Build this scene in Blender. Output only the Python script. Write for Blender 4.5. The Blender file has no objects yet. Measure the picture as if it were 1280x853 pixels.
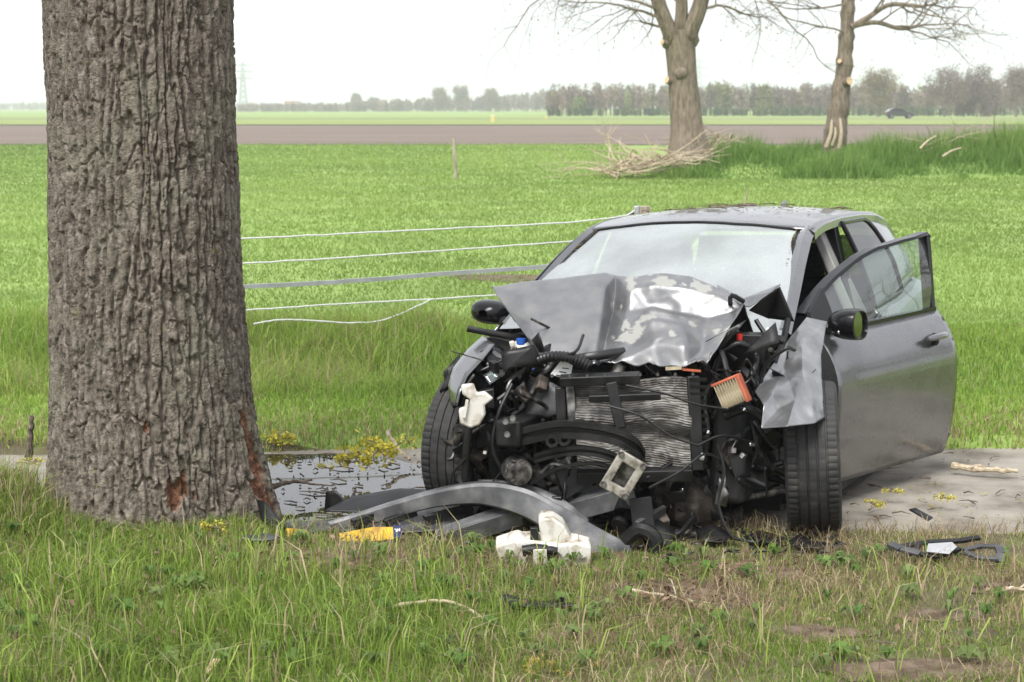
import bpy, math, random
import numpy as np
from mathutils import Vector, Matrix

# ------------------------------------------------------------------ camera
SC = bpy.context.scene
COL = SC.collection
F_PX, EYE, HORIZON = 2200.0, 1.75, 135.0          # focal length in pixels of a 1280 px wide frame, eye height, horizon row
PITCH = math.atan((426.5 - HORIZON) / F_PX)
cam_d = bpy.data.cameras.new('camera')
cam = bpy.data.objects.new('camera', cam_d)
COL.objects.link(cam)
cam_d.sensor_width = 36.0
cam_d.lens = F_PX / 1280.0 * 36.0
cam_d.clip_start, cam_d.clip_end = 0.1, 12000.0
cam.location = (0, 0, EYE)
cam.rotation_euler = (math.pi / 2 - PITCH, 0, 0)
cam_d.dof.use_dof = True
cam_d.dof.focus_distance = 7.2
cam_d.dof.aperture_fstop = 7.0
SC.camera = cam

# ------------------------------------------------------------------ light
SUN_EL, SUN_AZ = 55.0, 205.0                       # degrees; azimuth clockwise from +Y (behind the camera, to the left)
world = bpy.data.worlds.new('World')
SC.world = world
world.use_nodes = True
wn, wl = world.node_tree.nodes, world.node_tree.links
wn.clear()
w_out = wn.new('ShaderNodeOutputWorld')
w_bg = wn.new('ShaderNodeBackground')
w_sky = wn.new('ShaderNodeTexSky')
w_sky.sky_type = 'NISHITA'
w_sky.sun_disc = False
w_sky.sun_elevation = math.radians(SUN_EL)
w_sky.sun_rotation = math.radians(SUN_AZ)
w_sky.air_density, w_sky.dust_density, w_sky.ozone_density = 1.0, 3.0, 1.0
w_mix = wn.new('ShaderNodeMix')                    # an even pale cloud deck over the clear sky
w_mix.data_type = 'RGBA'
w_mix.inputs[0].default_value = 0.95
w_mix.inputs[7].default_value = (5.4, 5.5, 5.8, 1)
wl.new(w_sky.outputs[0], w_mix.inputs[6])
wl.new(w_mix.outputs[2], w_bg.inputs[0])
w_bg.inputs[1].default_value = 0.10
wl.new(w_bg.outputs[0], w_out.inputs[0])

sun_d = bpy.data.lights.new('sun', 'SUN')
sun_d.energy, sun_d.angle, sun_d.color = 2.2, math.radians(28), (1.0, 0.975, 0.94)
sun = bpy.data.objects.new('sun', sun_d)
COL.objects.link(sun)
_az, _el = math.radians(SUN_AZ), math.radians(SUN_EL)
sdir = Vector((math.sin(_az) * math.cos(_el), math.cos(_az) * math.cos(_el), math.sin(_el)))
sun.rotation_euler = sdir.to_track_quat('Z', 'Y').to_euler()
sun.location = sdir * 40

SC.view_settings.view_transform = 'Standard'
SC.view_settings.look = 'None'
SC.view_settings.exposure = 1.15
SC.view_settings.gamma = 1.0
SC.view_settings.use_curve_mapping = False

SC.cycles.max_bounces, SC.cycles.diffuse_bounces, SC.cycles.glossy_bounces = 7, 3, 3
SC.cycles.transmission_bounces, SC.cycles.transparent_max_bounces, SC.cycles.volume_bounces = 4, 12, 1
SC.cycles.caustics_reflective = SC.cycles.caustics_refractive = False

# ------------------------------------------------------------------ helpers
RNG = np.random.default_rng(11)
random.seed(5)
CP, SP = math.cos(PITCH), math.sin(PITCH)

def ray(px, py):
    a, b = (px - 640.0) / F_PX, (426.5 - py) / F_PX
    return np.array([a, CP + b * SP, -SP + b * CP])

def at(px, py, Y):
    """world point seen at a pixel of the photograph when it stands Y metres away"""
    d = ray(px, py)
    return np.array([0, 0, EYE]) + d * (Y / d[1])

def gp(px, py, z=0.0):
    d = ray(px, py)
    return np.array([0, 0, EYE]) + d * ((z - EYE) / d[2])

def _h(ix, iy, iz, seed):
    n = (ix * 374761393 + iy * 668265263 + iz * 2147483647 + seed * 1274126177) & 0xffffffff
    n = ((n ^ (n >> 13)) * 1274126177) & 0xffffffff
    n = (n ^ (n >> 16)) & 0xffffffff
    return n / 4294967295.0

def vnoise(x, y, z=0.0, seed=0):
    x, y, z = np.broadcast_arrays(np.asarray(x, float), np.asarray(y, float), np.asarray(z, float))
    x0, y0, z0 = np.floor(x).astype(np.int64), np.floor(y).astype(np.int64), np.floor(z).astype(np.int64)
    fx, fy, fz = x - x0, y - y0, z - z0
    fx, fy, fz = fx*fx*(3-2*fx), fy*fy*(3-2*fy), fz*fz*(3-2*fz)
    r = 0
    for a in (0, 1):
        for b in (0, 1):
            for c in (0, 1):
                w = (fx if a else 1-fx) * (fy if b else 1-fy) * (fz if c else 1-fz)
                r = r + w * _h(x0+a, y0+b, z0+c, seed)
    return r

def fbm(x, y, z=0.0, o=4, seed=0):
    r, a, t = 0, 1.0, 0
    for i in range(o):
        k = 2.03 ** i
        r = r + a * vnoise(np.asarray(x)*k, np.asarray(y)*k, np.asarray(z)*k, seed+i*7)
        t += a
        a *= 0.5
    return r / t

def sstep(a, b, x):
    t = np.clip((np.asarray(x, float) - a) / (b - a), 0, 1)
    return t * t * (3 - 2 * t)

def catmull(P, n):
    """n points along a Catmull-Rom curve through P (rows are any-dimensional)"""
    P = np.asarray(P, float)
    Q = np.vstack([2*P[0]-P[1], P, 2*P[-1]-P[-2]])
    u = np.linspace(0, len(P)-1-1e-9, n)
    i = u.astype(int)
    t = (u - i)[:, None]
    a, b, c, d = Q[i], Q[i+1], Q[i+2], Q[i+3]
    return 0.5*((2*b) + (c-a)*t + (2*a-5*b+4*c-d)*t*t + (3*b-a-3*c+d)*t**3)

WM = {}                                            # world matrices of objects that act as parents

def props(o, label=None, cat=None, group=None, kind=None):
    for k, v in (('label', label), ('category', cat), ('group', group), ('kind', kind)):
        if v:
            o[k] = v
    return o

def empty(name, loc, label, cat, group=None, mat3=None):
    o = bpy.data.objects.new(name, None)
    o.empty_display_size = 0.1
    COL.objects.link(o)
    M = Matrix.Translation(Vector([float(v) for v in loc]))
    if mat3 is not None:
        M = M @ Matrix([[float(v) for v in r] for r in mat3]).to_4x4()
    o.matrix_world = M
    WM[o] = M
    return props(o, label, cat, group)

class MB:
    def __init__(self):
        self.v, self.f, self.m, self.n = [], [], [], 0
        self.cur = 0
    def add(self, V, Fs):
        V = np.asarray(V, float).reshape(-1, 3)
        b = self.n
        self.v.append(V)
        self.n += len(V)
        for f in Fs:
            self.f.append([b + i for i in f])
            self.m.append(self.cur)
        return self
    def box(self, c, s, R=None, taper=1.0):
        s = np.asarray(s, float) / 2
        V = np.array([[x, y, z] for z in (-1, 1) for y in (-1, 1) for x in (-1, 1)], float)
        V[4:, :2] *= taper
        V = V * s
        if R is not None:
            V = V @ np.asarray(R).T
        return self.add(V + np.asarray(c), [(0,2,3,1), (4,5,7,6), (0,1,5,4), (2,6,7,3), (0,4,6,2), (1,3,7,5)])
    def bar(self, a, b, w, h, up=(0, 0, 1)):
        a, b = np.asarray(a, float), np.asarray(b, float)
        d = b - a
        L = np.linalg.norm(d)
        d = d / L
        up = np.asarray(up, float)
        s = np.cross(d, up)
        s /= np.linalg.norm(s)
        u = np.cross(s, d)
        return self.box((a+b)/2, (w, L, h), np.column_stack([s, d, u]))
    def tube(self, P, r, n=8, cap=True):
        P = np.asarray(P, float)
        r = np.broadcast_to(np.asarray(r, float), (len(P),))
        T = np.gradient(P, axis=0)
        T /= np.linalg.norm(T, axis=1)[:, None] + 1e-12
        u = np.cross(T[0], [0.3, 0.2, 1.0])
        if np.linalg.norm(u) < 1e-3:
            u = np.cross(T[0], [1.0, 0, 0])
        u /= np.linalg.norm(u)
        ang = np.linspace(0, 2*math.pi, n, endpoint=False)
        V = []
        for i in range(len(P)):
            u = u - T[i]*np.dot(u, T[i])
            u /= np.linalg.norm(u) + 1e-12
            w = np.cross(T[i], u)
            V.append(P[i] + r[i]*(np.cos(ang)[:, None]*u + np.sin(ang)[:, None]*w))
        Fs = []
        for i in range(len(P)-1):
            for j in range(n):
                k = (j+1) % n
                Fs.append((i*n+j, i*n+k, (i+1)*n+k, (i+1)*n+j))
        if cap:
            Fs.append(tuple(range(n-1, -1, -1)))
            Fs.append(tuple((len(P)-1)*n + j for j in range(n)))
        return self.add(np.vstack(V), Fs)
    def grid(self, G, wrap_u=False, wrap_v=False, keep=None):
        """G: (nu, nv, 3) points"""
        G = np.asarray(G, float)
        nu, nv = G.shape[:2]
        Fs = []
        for i in range(nu if wrap_u else nu-1):
            for j in range(nv if wrap_v else nv-1):
                a, b = (i+1) % nu, (j+1) % nv
                if keep is not None and not keep[i, j]:
                    continue
                Fs.append((i*nv+j, a*nv+j, a*nv+b, i*nv+b))
        return self.add(G.reshape(-1, 3), Fs)
    def prism(self, poly, ex):
        """polygon (n,3) extruded along vector ex"""
        P = np.asarray(poly, float)
        n = len(P)
        V = np.vstack([P, P + np.asarray(ex, float)])
        Fs = [tuple(range(n-1, -1, -1)), tuple(range(n, 2*n))]
        Fs += [(i, (i+1) % n, n+(i+1) % n, n+i) for i in range(n)]
        return self.add(V, Fs)
    def lathe(self, prof, c, ax, n=32, ref=(0, 0, 1)):
        """profile rows (radius, along axis)"""
        ax = np.asarray(ax, float)
        ax /= np.linalg.norm(ax)
        u = np.cross(ax, ref)
        if np.linalg.norm(u) < 1e-3:
            u = np.cross(ax, [1.0, 0, 0])
        u /= np.linalg.norm(u)
        w = np.cross(ax, u)
        ang = np.linspace(0, 2*math.pi, n, endpoint=False)
        G = np.array([[np.asarray(c) + ax*z + r*(u*math.cos(t) + w*math.sin(t)) for t in ang] for r, z in prof])
        return self.grid(G, wrap_v=True)
    def ball(self, c, r, n=10, m=7, jit=0.0):
        c, r = np.asarray(c, float), np.broadcast_to(np.asarray(r, float), (3,))
        th = np.linspace(0.02, math.pi-0.02, m)
        ph = np.linspace(0, 2*math.pi, n, endpoint=False)
        G = np.array([[[math.sin(t)*math.cos(p), math.sin(t)*math.sin(p), math.cos(t)] for p in ph] for t in th])
        if jit:
            G = G * (1 + jit*(RNG.random((m, n, 1)) - .5))
        return self.grid(G * r + c, wrap_v=True)
    def build(self, name, mat, parent=None, smooth=40, bevel=0.0, solid=0.0, base=False, sub=0, **kw):
        V = np.vstack(self.v)
        lo, hi = V.min(0), V.max(0)
        c = (lo + hi) / 2
        if base or parent is None:
            c[2] = lo[2]
        me = bpy.data.meshes.new(name)
        me.from_pydata((V - c).tolist(), [], self.f)
        mats = mat if isinstance(mat, (list, tuple)) else [mat]
        for m in mats:
            me.materials.append(m)
        if len(mats) > 1:
            me.polygons.foreach_set('material_index', self.m)
        me.update()
        if smooth:
            me.polygons.foreach_set('use_smooth', [True]*len(me.polygons))
            me.set_sharp_from_angle(angle=math.radians(smooth))
        o = bpy.data.objects.new(name, me)
        COL.objects.link(o)
        o.location = c
        if parent is not None:
            o.parent = parent
            o.matrix_parent_inverse = WM[parent].inverted()
        WM[o] = Matrix.Translation(Vector(c))
        if solid:
            s = o.modifiers.new('solid', 'SOLIDIFY')
            s.thickness, s.offset = solid, -1
        if bevel:
            b = o.modifiers.new('bevel', 'BEVEL')
            b.width, b.segments, b.limit_method, b.angle_limit = bevel, 2, 'ANGLE', math.radians(35)
        if sub:
            s = o.modifiers.new('sub', 'SUBSURF')
            s.levels = s.render_levels = sub
        return props(o, **kw)

def fast_mesh(name, V, tri, mat, cols=None, kind='stuff', label=None, cat=None, smooth=False, quads=False, parent=None):
    """large triangle (or quad) soup straight from numpy arrays"""
    me = bpy.data.meshes.new(name)
    k = tri.shape[1]
    me.vertices.add(len(V))
    me.vertices.foreach_set('co', np.ascontiguousarray(V, dtype=np.float32).ravel())
    me.loops.add(tri.size)
    me.loops.foreach_set('vertex_index', np.ascontiguousarray(tri, dtype=np.int32).ravel())
    me.polygons.add(len(tri))
    me.polygons.foreach_set('loop_start', np.arange(0, tri.size, k, dtype=np.int32))
    me.polygons.foreach_set('loop_total', np.full(len(tri), k, dtype=np.int32))
    me.update(calc_edges=True)
    if smooth:
        me.polygons.foreach_set('use_smooth', np.ones(len(tri), dtype=bool))
    if cols is not None:
        a = me.color_attributes.new('Col', 'FLOAT_COLOR', 'POINT')
        c = np.ones((len(V), 4), np.float32)
        c[:, :3] = cols
        a.data.foreach_set('color', c.ravel())
    me.materials.append(mat)
    o = bpy.data.objects.new(name, me)
    COL.objects.link(o)
    if parent is not None:
        o.parent = parent
        o.matrix_parent_inverse = WM[parent].inverted()
    WM[o] = Matrix.Identity(4)
    return props(o, label, cat, None, kind)

# ------------------------------------------------------------------ materials
def material(name, cols, rough=0.6, metal=0.0, scale=8.0, bump=0.0, bscale=None, coat=0.0, detail=5.0, lo=0.35, hi=0.65,
             spec=0.5, rough2=None, stretch=None, bdist=0.01):
    m = bpy.data.materials.new(name)
    m.use_nodes = True
    n, l = m.node_tree.nodes, m.node_tree.links
    b = n['Principled BSDF']
    b.inputs['Roughness'].default_value = rough
    b.inputs['Metallic'].default_value = metal
    b.inputs['Specular IOR Level'].default_value = spec
    if coat:
        b.inputs['Coat Weight'].default_value = coat
        b.inputs['Coat Roughness'].default_value = 0.06
    tc = n.new('ShaderNodeTexCoord')
    src = tc.outputs['Object']
    if stretch:
        mp = n.new('ShaderNodeMapping')
        mp.inputs['Scale'].default_value = stretch
        l.new(src, mp.inputs[0])
        src = mp.outputs[0]
    if len(cols) == 1:
        b.inputs['Base Color'].default_value = (*cols[0], 1)
    else:
        t = n.new('ShaderNodeTexNoise')
        t.inputs['Scale'].default_value = scale
        t.inputs['Detail'].default_value = detail
        l.new(src, t.inputs['Vector'])
        r = n.new('ShaderNodeValToRGB')
        e = r.color_ramp.elements
        while len(e) < len(cols):
            e.new(0.5)
        for i, c in enumerate(cols):
            e[i].position = lo + (hi-lo) * i / (len(cols)-1)
            e[i].color = (*c, 1)
        l.new(t.outputs[0], r.inputs[0])
        l.new(r.outputs[0], b.inputs['Base Color'])
        if rough2 is not None:
            mr = n.new('ShaderNodeMapRange')
            mr.inputs[1].default_value, mr.inputs[2].default_value = lo, hi
            mr.inputs[3].default_value, mr.inputs[4].default_value = rough, rough2
            l.new(t.outputs[0], mr.inputs[0])
            l.new(mr.outputs[0], b.inputs['Roughness'])
    if bump:
        t2 = n.new('ShaderNodeTexNoise')
        t2.inputs['Scale'].default_value = bscale or scale*3
        t2.inputs['Detail'].default_value = 6
        l.new(src, t2.inputs['Vector'])
        bp = n.new('ShaderNodeBump')
        bp.inputs['Strength'].default_value = bump
        bp.inputs['Distance'].default_value = bdist
        l.new(t2.outputs[0], bp.inputs['Height'])
        l.new(bp.outputs[0], b.inputs['Normal'])
    return m

def blade_material(name, transl=0.42, rough=0.5):
    m = bpy.data.materials.new(name)
    m.use_nodes = True
    n, l = m.node_tree.nodes, m.node_tree.links
    b = n['Principled BSDF']
    b.inputs['Roughness'].default_value = rough
    b.inputs['Specular IOR Level'].default_value = 0.3
    a = n.new('ShaderNodeAttribute')
    a.attribute_name = 'Col'
    l.new(a.outputs['Color'], b.inputs['Base Color'])
    t = n.new('ShaderNodeBsdfTranslucent')
    l.new(a.outputs['Color'], t.inputs['Color'])
    mx = n.new('ShaderNodeMixShader')
    mx.inputs[0].default_value = transl
    l.new(b.outputs[0], mx.inputs[1])
    l.new(t.outputs[0], mx.inputs[2])
    l.new(mx.outputs[0], n['Material Output'].inputs['Surface'])
    return m

M = {}
M['blade'] = blade_material('grass_blade')
M['leaf'] = blade_material('leaf', 0.3, 0.6)
M['turf'] = material('turf_soil', [(.085,.066,.043), (.11,.095,.05), (.13,.14,.05)], .95, scale=5, bump=.8, bscale=60, bdist=.02)
M['field'] = material('field_turf', [(.165,.24,.055), (.21,.3,.07), (.245,.345,.085)], .95, scale=.5, bump=.6, bscale=9, bdist=.05)
M['dirt'] = material('bare_dirt', [(.07,.045,.028), (.13,.09,.06), (.19,.14,.1)], .95, scale=14, bump=1, bscale=50, bdist=.02)
M['plough'] = material('ploughed_soil', [(.115,.085,.068), (.15,.112,.09), (.175,.135,.11)], .95, scale=.35, bump=.6, bscale=3, bdist=.1, stretch=(.15,1,1))
M['far_grass'] = material('far_grass', [(.16,.21,.05), (.2,.26,.06), (.24,.27,.085)], .95, scale=.12, stretch=(.3,1,1))
M['road'] = material('road_asphalt', [(.16,.16,.165), (.2,.2,.2)], .8, scale=.2)
M['path'] = material('path_concrete', [(.155,.135,.108), (.26,.235,.195), (.33,.3,.255)], .8, scale=3.2, bump=.6, bscale=110, bdist=.006, detail=12, rough2=.6)
M['paint'] = material('grey_metallic_paint', [(.165,.167,.173), (.18,.182,.188), (.198,.196,.193)], .25, metal=.8, scale=9, coat=.7, detail=12, lo=.35, hi=.72, rough2=.33)
M['black_gloss'] = material('black_gloss_trim', [(.008,.008,.009)], .22, spec=.35)
M['cream_metal'] = material('primed_bracket', [(.14,.12,.1), (.33,.31,.26), (.42,.4,.35)], .5, metal=.3, scale=30, bump=.2)
M['chrome'] = material('chrome', [(.75,.75,.76)], .1, metal=1)
M['plastic'] = material('black_plastic', [(.006,.006,.0065), (.013,.013,.013), (.032,.029,.024)], .42, spec=.38, scale=9, lo=.4, hi=.8, bump=.15, bscale=120, bdist=.002, rough2=.7)
M['plastic_grey'] = material('grey_plastic', [(.03,.031,.033), (.05,.051,.054), (.09,.09,.09)], .45, scale=9, bump=.15, bscale=200, bdist=.002)
M['rubber'] = material('tyre_rubber', [(.016,.016,.017), (.03,.029,.028), (.075,.068,.058)], .7, scale=10, lo=.4, hi=.78, bump=.2, bscale=150, bdist=.001)
M['hose'] = material('hose_rubber', [(.005,.005,.005), (.014,.014,.014)], .4, scale=15)
M['alu'] = material('dirty_aluminium', [(.05,.047,.043), (.19,.185,.18), (.42,.41,.4)], .45, metal=.8, scale=22, bump=.3, bscale=60, bdist=.003)
M['steel'] = material('dirty_steel', [(.018,.016,.014), (.06,.056,.05), (.2,.19,.175)], .5, metal=.6, scale=22, bump=.3, bscale=80, bdist=.003)
M['cast'] = material('cast_metal', [(.025,.02,.016), (.07,.058,.047), (.17,.14,.115)], .62, metal=.5, scale=16, bump=.6, bscale=40, bdist=.006)
M['white_plastic'] = material('dirty_white_plastic', [(.2,.15,.1), (.46,.42,.35), (.62,.6,.55)], .5, scale=16, lo=.3, hi=.52, bump=.1)
M['orange'] = material('orange_rubber', [(.3,.07,.035), (.5,.13,.06)], .55, scale=14)
M['filter'] = material('filter_paper', [(.2,.16,.1), (.42,.36,.24), (.55,.48,.34)], .85, scale=18)
M['label'] = material('white_sticker', [(.75,.75,.74)], .5)
M['blue'] = material('blue_cap', [(.03,.12,.5)], .4)
M['red'] = material('red_clip', [(.5,.03,.02)], .4)
M['yellow_plate'] = material('yellow_number_plate', [(.3,.17,.02), (.52,.32,.02), (.6,.38,.03)], .5, scale=14)
M['plate_blue'] = material('plate_band', [(.02,.03,.1)], .4)
M['interior'] = material('interior_dark', [(.02,.02,.021), (.035,.035,.035)], .8, scale=10)
M['trim_pale'] = material('interior_pale_trim', [(.42,.41,.39)], .8)
M['fabric'] = material('seat_fabric', [(.022,.022,.024), (.04,.04,.042)], .9, scale=60)
M['wood'] = material('weathered_post', [(.2,.16,.12), (.34,.29,.23), (.45,.4,.33)], .9, scale=6, stretch=(6,6,.7), bump=.4)
M['wire'] = material('white_fence_tape', [(.62,.62,.6), (.72,.72,.7)], .5, scale=40)
M['galv'] = material('galvanised_rail', [(.42,.43,.44), (.52,.53,.54)], .45, metal=.5, scale=9)
M['twig'] = material('twig_bark', [(.06,.045,.035), (.13,.1,.075), (.2,.165,.13)], .9, scale=30, bump=.3)
M['pale_wood'] = material('dead_pale_wood', [(.3,.23,.15), (.45,.37,.26), (.55,.47,.35)], .85, scale=12, stretch=(3,3,3), bump=.3)
M['cut'] = material('fresh_cut_wood', [(.6,.42,.24), (.7,.52,.32)], .8, scale=20)
M['far_bark'] = material('far_bark', [(.13,.1,.075), (.2,.16,.12), (.26,.21,.16)], .9, scale=4, stretch=(4,4,1), bump=.8, bscale=14, bdist=.03)
M['far_paint'] = material('dark_car_paint', [(.012,.013,.017)], .2, coat=.8)
M['lamp_red'] = material('tail_lamp', [(.4,.02,.02)], .3)
M['pylon'] = material('pylon_steel', [(.35,.36,.37)], .6, metal=.3)
M['house_white'] = material('white_render', [(.75,.74,.7)], .8)
M['house_roof'] = material('roof_tiles', [(.2,.1,.07)], .8)
M['marker'] = material('marker_yellow', [(.62,.5,.16)], .6)
M['water'] = material('puddle_water', [(.018,.016,.013)], .02, spec=.5)
M['bumper'] = material('scuffed_bumper_grey', [(.06,.061,.065), (.115,.116,.12), (.2,.2,.2)], .42, metal=.2, scale=9, bump=.2, bscale=120, bdist=.002)
# ================================================================== SETTING: terrain, path, puddle, fields
PATH_Z = -0.05
PATH_A, PATH_B = 7.27, 9.22

def path_front(x):
    x = np.asarray(x, float)
    return PATH_A + 0.05*(fbm(x*1.3, 0.5, o=3, seed=3)-.5)*2 - 0.10*sstep(1.3, 3.0, x)*0.4

def path_back(x):
    x = np.asarray(x, float)
    return PATH_B + 0.10*(fbm(x*1.1, 7.5, o=3, seed=9)-.5)*2 - 0.12*sstep(0.0, 3.0, -x)

def zt(x, y):
    x, y = np.asarray(x, float), np.asarray(y, float)
    near = sstep(90, 20, y)
    z = 0.05*(fbm(x*.9, y*.9, o=3, seed=21)-.5)*near
    z = z + .035*np.exp(-(((x+1.65)/1.1)**2 + ((y-6.95)/.55)**2))
    z = z + .05*sstep(-.6, -2.2, x)*sstep(7.3, 6.2, y) + .15*sstep(-1.72, -2.1, x)*sstep(6.2, 6.8, y)*sstep(7.35, 7.15, y)
    inp = sstep(path_front(x)-.10, path_front(x)+.05, y) * sstep(path_back(x)+.08, path_back(x)-.06, y)
    z = z*(1-inp) - .085*inp
    dip = sstep(10.3, 11.3, y)*sstep(12.8, 11.6, y)
    z = z - .16*dip + .05*sstep(12.2, 13.2, y)*sstep(15.5, 13.6, y)
    bank = sstep(43.6, 46.0, y)*sstep(52.5, 49.5, y)*sstep(3.4, 6.6, x)
    z = z + bank*(.42 + .18*sstep(10, 14, x) + .12*(fbm(x*.35, y*.3, seed=4)-.5)*2)
    return z

def axis(parts):
    out = []
    for a, b, s in parts:
        out += list(np.arange(a, b-1e-6, s))
    return np.array(out)

gx = np.concatenate([[-1900,-900,-400,-160,-80], np.arange(-40,-6,2), np.arange(-6,6,.1), np.arange(6,40.1,1.0), [60,90,160,400,900,1900]])
gy = np.concatenate([[-250,-60,-10,0,2,3], np.arange(4,14,.1), np.arange(14,30,.5), np.arange(30,60,.8), [64,70,80,100,140,200,300,450,700,1100,1700,2600]])
GX, GY = np.meshgrid(gx, gy, indexing='ij')
G = np.stack([GX, GY, zt(GX, GY)], -1)
idx = np.arange(GX.size).reshape(GX.shape)
quad = np.stack([idx[:-1,:-1], idx[1:,:-1], idx[1:,1:], idx[:-1,1:]], -1).reshape(-1, 4)
ground = fast_mesh('ground', G.reshape(-1, 3), quad, M['turf'], kind='structure', smooth=True)
ground.data.materials.append(M['field'])
yc = GY[:-1,:-1].ravel()
ground.data.polygons.foreach_set('material_index', (yc > 9.1).astype(np.int32))

def sheet(name, xs, y0, y1, z, mat, ny=8):
    xs = np.asarray(xs, float)
    a = y0(xs) if callable(y0) else np.full(len(xs), float(y0))
    b = y1(xs) if callable(y1) else np.full(len(xs), float(y1))
    t = np.linspace(0, 1, ny)
    Gs = np.zeros((len(xs), ny, 3))
    Gs[..., 0] = xs[:, None]
    Gs[..., 1] = a[:, None] + (b-a)[:, None]*t
    Gs[..., 2] = z(Gs[..., 0], Gs[..., 1]) if callable(z) else z
    return MB().grid(Gs).build(name, mat, kind='structure')

px_ = np.concatenate([np.arange(-60, -6, 3), np.arange(-6, 6, .08), np.arange(6, 61, 3)])
sheet('path', px_, path_front, path_back, lambda x, y: PATH_Z + .008*(fbm(x*1.5, y*1.5, seed=30)-.5), M['path'], 26)

# puddle: an irregular film of rain water on the path, left of the wreck
th = np.linspace(0, 2*math.pi, 90, endpoint=False)
rr = 1 + .30*(fbm(np.cos(th)*1.6+5, np.sin(th)*1.6, o=3, seed=12)-.5)*2
pc = np.array([-1.12, 8.30])
ring = np.stack([pc[0] + 1.12*rr*np.cos(th), pc[1] + .80*np.clip(rr, .8, 1.12)*np.sin(th)], -1)
pm = MB()
Gp = np.array([[[pc[0] + k*(p[0]-pc[0]), pc[1] + k*(p[1]-pc[1]), PATH_Z + .0075] for p in ring] for k in (1, .8, .55, .3, .02)])
pm.grid(Gp, wrap_v=True).build('puddle', M['water'], kind='structure')

far_x = np.array([-1800, -700, -250, -100, -40, 0, 40, 100, 250, 700, 1800])
sheet('ploughed_field', np.concatenate([[-1800,-600], np.arange(-200, 200, 8), [600,1800]]), lambda x: 83 + 2.0*(fbm(x*.05, 3.0, seed=2)-.5), 176, .03, M['plough'], 30)
sheet('roadside_grass', far_x, 176, 266, .10, M['far_grass'], 6)
sheet('road', far_x, 266, 273, .13, M['road'], 3)
sheet('far_meadow', far_x, 273, 330, .10, M['far_grass'], 4)

# bare soil patches: worn earth in the verge and in the field behind the car
def soil_patch(name, c, rx, ry, seed, lift=.004):
    th = np.linspace(0, 2*math.pi, 40, endpoint=False)
    r = 1 + .5*(fbm(np.cos(th)*1.5+seed, np.sin(th)*1.5, o=3, seed=seed)-.5)*2
    ks = (1, .75, .5, .25, .02)
    Gq = np.zeros((len(ks), 40, 3))
    for i, k in enumerate(ks):
        Gq[i, :, 0] = c[0] + k*rx*r*np.cos(th)
        Gq[i, :, 1] = c[1] + k*ry*r*np.sin(th)
    Gq[..., 2] = zt(Gq[..., 0], Gq[..., 1]) + lift + .03*(fbm(Gq[..., 0]*6, Gq[..., 1]*6, seed=seed)-.3)*np.array([0,.5,1,1,1])[:, None]
    MB().grid(Gq, wrap_v=True).build(name, M['dirt'], kind='structure')
PATCHES = [(gp(455,706), .30, .15), (gp(840,742), .34, .2), (gp(560,725), .16, .08), (gp(1010,790), .2, .1), (gp(960,715), .22, .1), (gp(720,800), .16, .08), (gp(1180,770), .2, .08), (gp(1150,835), .34, .12), (gp(235,700), .2, .1), (gp(400,700),.15,.1),(gp(1270,735),.2,.09)]
for i, (c, rx, ry) in enumerate(PATCHES):
    soil_patch('bare_soil', c, rx, ry, 40+i)
FIELD_PATCH = [(gp(650,348), .7, .45)]
for i, (c, rx, ry) in enumerate(FIELD_PATCH):
    soil_patch('trampled_soil', c, rx, ry, 60+i, .004)

# ------------------------------------------------------------------ grass
def palette(n, t, cols, var=.5):
    """mix of blade colours; t in 0..1 picks along the list"""
    cols = np.asarray(cols, float)
    u = np.clip(t, 0, .9999)*(len(cols)-1)
    i = u.astype(int)
    k = (u-i)[:, None]
    c = cols[i]*(1-k) + cols[i+1]*k
    return c * (1-var/2 + var*RNG.random((n, 1)))

def blades(name, x, y, h, w, lean, cols, segs, label, cat='grass', z=None, face=None):
    n = len(x)
    z = zt(x, y) if z is None else z
    p = np.stack([x, y, z - .006], -1)
    az = RNG.random(n)*2*math.pi
    d = np.stack([np.cos(az), np.sin(az), 0*az], -1)
    fa = RNG.random(n)*2*math.pi if face is None else face(n)
    s = np.stack([np.cos(fa), np.sin(fa), 0*fa], -1)
    L = (lean*RNG.random(n)**.8)[:, None]
    up = np.array([0, 0, 1.0])
    hh, ww = h[:, None], w[:, None]
    if segs == 1:
        V = np.stack([p - s*ww/2, p + s*ww/2, p + hh*(up*np.sqrt(np.clip(1-L*L*.5, .1, 1)) + d*L)], 1)
        k = 3
        T = np.array([[0, 1, 2]])
    else:
        q = p + hh*(.55*up + d*L*.25)
        e = p + hh*(up*(1-.42*L) + d*L)
        V = np.stack([p - s*ww/2, p + s*ww/2, q - s*ww*.4, q + s*ww*.4, e], 1)
        k = 5
        T = np.array([[0, 1, 3], [0, 3, 2], [2, 3, 4]])
    tri = (np.arange(n)[:, None, None]*k + T[None]).reshape(-1, 3)
    return fast_mesh(name, V.reshape(-1, 3), tri, M['blade'], np.repeat(cols, k, 0), 'stuff', label, cat)

GREENS = [(.095,.155,.026), (.175,.27,.043), (.245,.355,.06), (.36,.44,.10)]
STRAW = [(.36,.285,.16), (.54,.45,.28), (.27,.195,.11)]

def not_patch(x, y, patches, soft=.9):
    k = np.ones(len(x))
    for c, rx, ry in patches:
        d = np.sqrt(((x-c[0])/rx)**2 + ((y-c[1])/ry)**2)
        k = np.minimum(k, sstep(.45, 1.25, d) + .06)
    return RNG.random(len(x)) < k

TREE_C = np.array([-1.585, 7.45])
def verge_points(n, x0, x1, y0, y1):
    x = RNG.uniform(x0, x1, n)
    y = RNG.uniform(y0, y1, n)
    k = (y < path_front(x) + .03) & (np.hypot(x-TREE_C[0], y-TREE_C[1]) > .47)
    return x[k], y[k]

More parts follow.
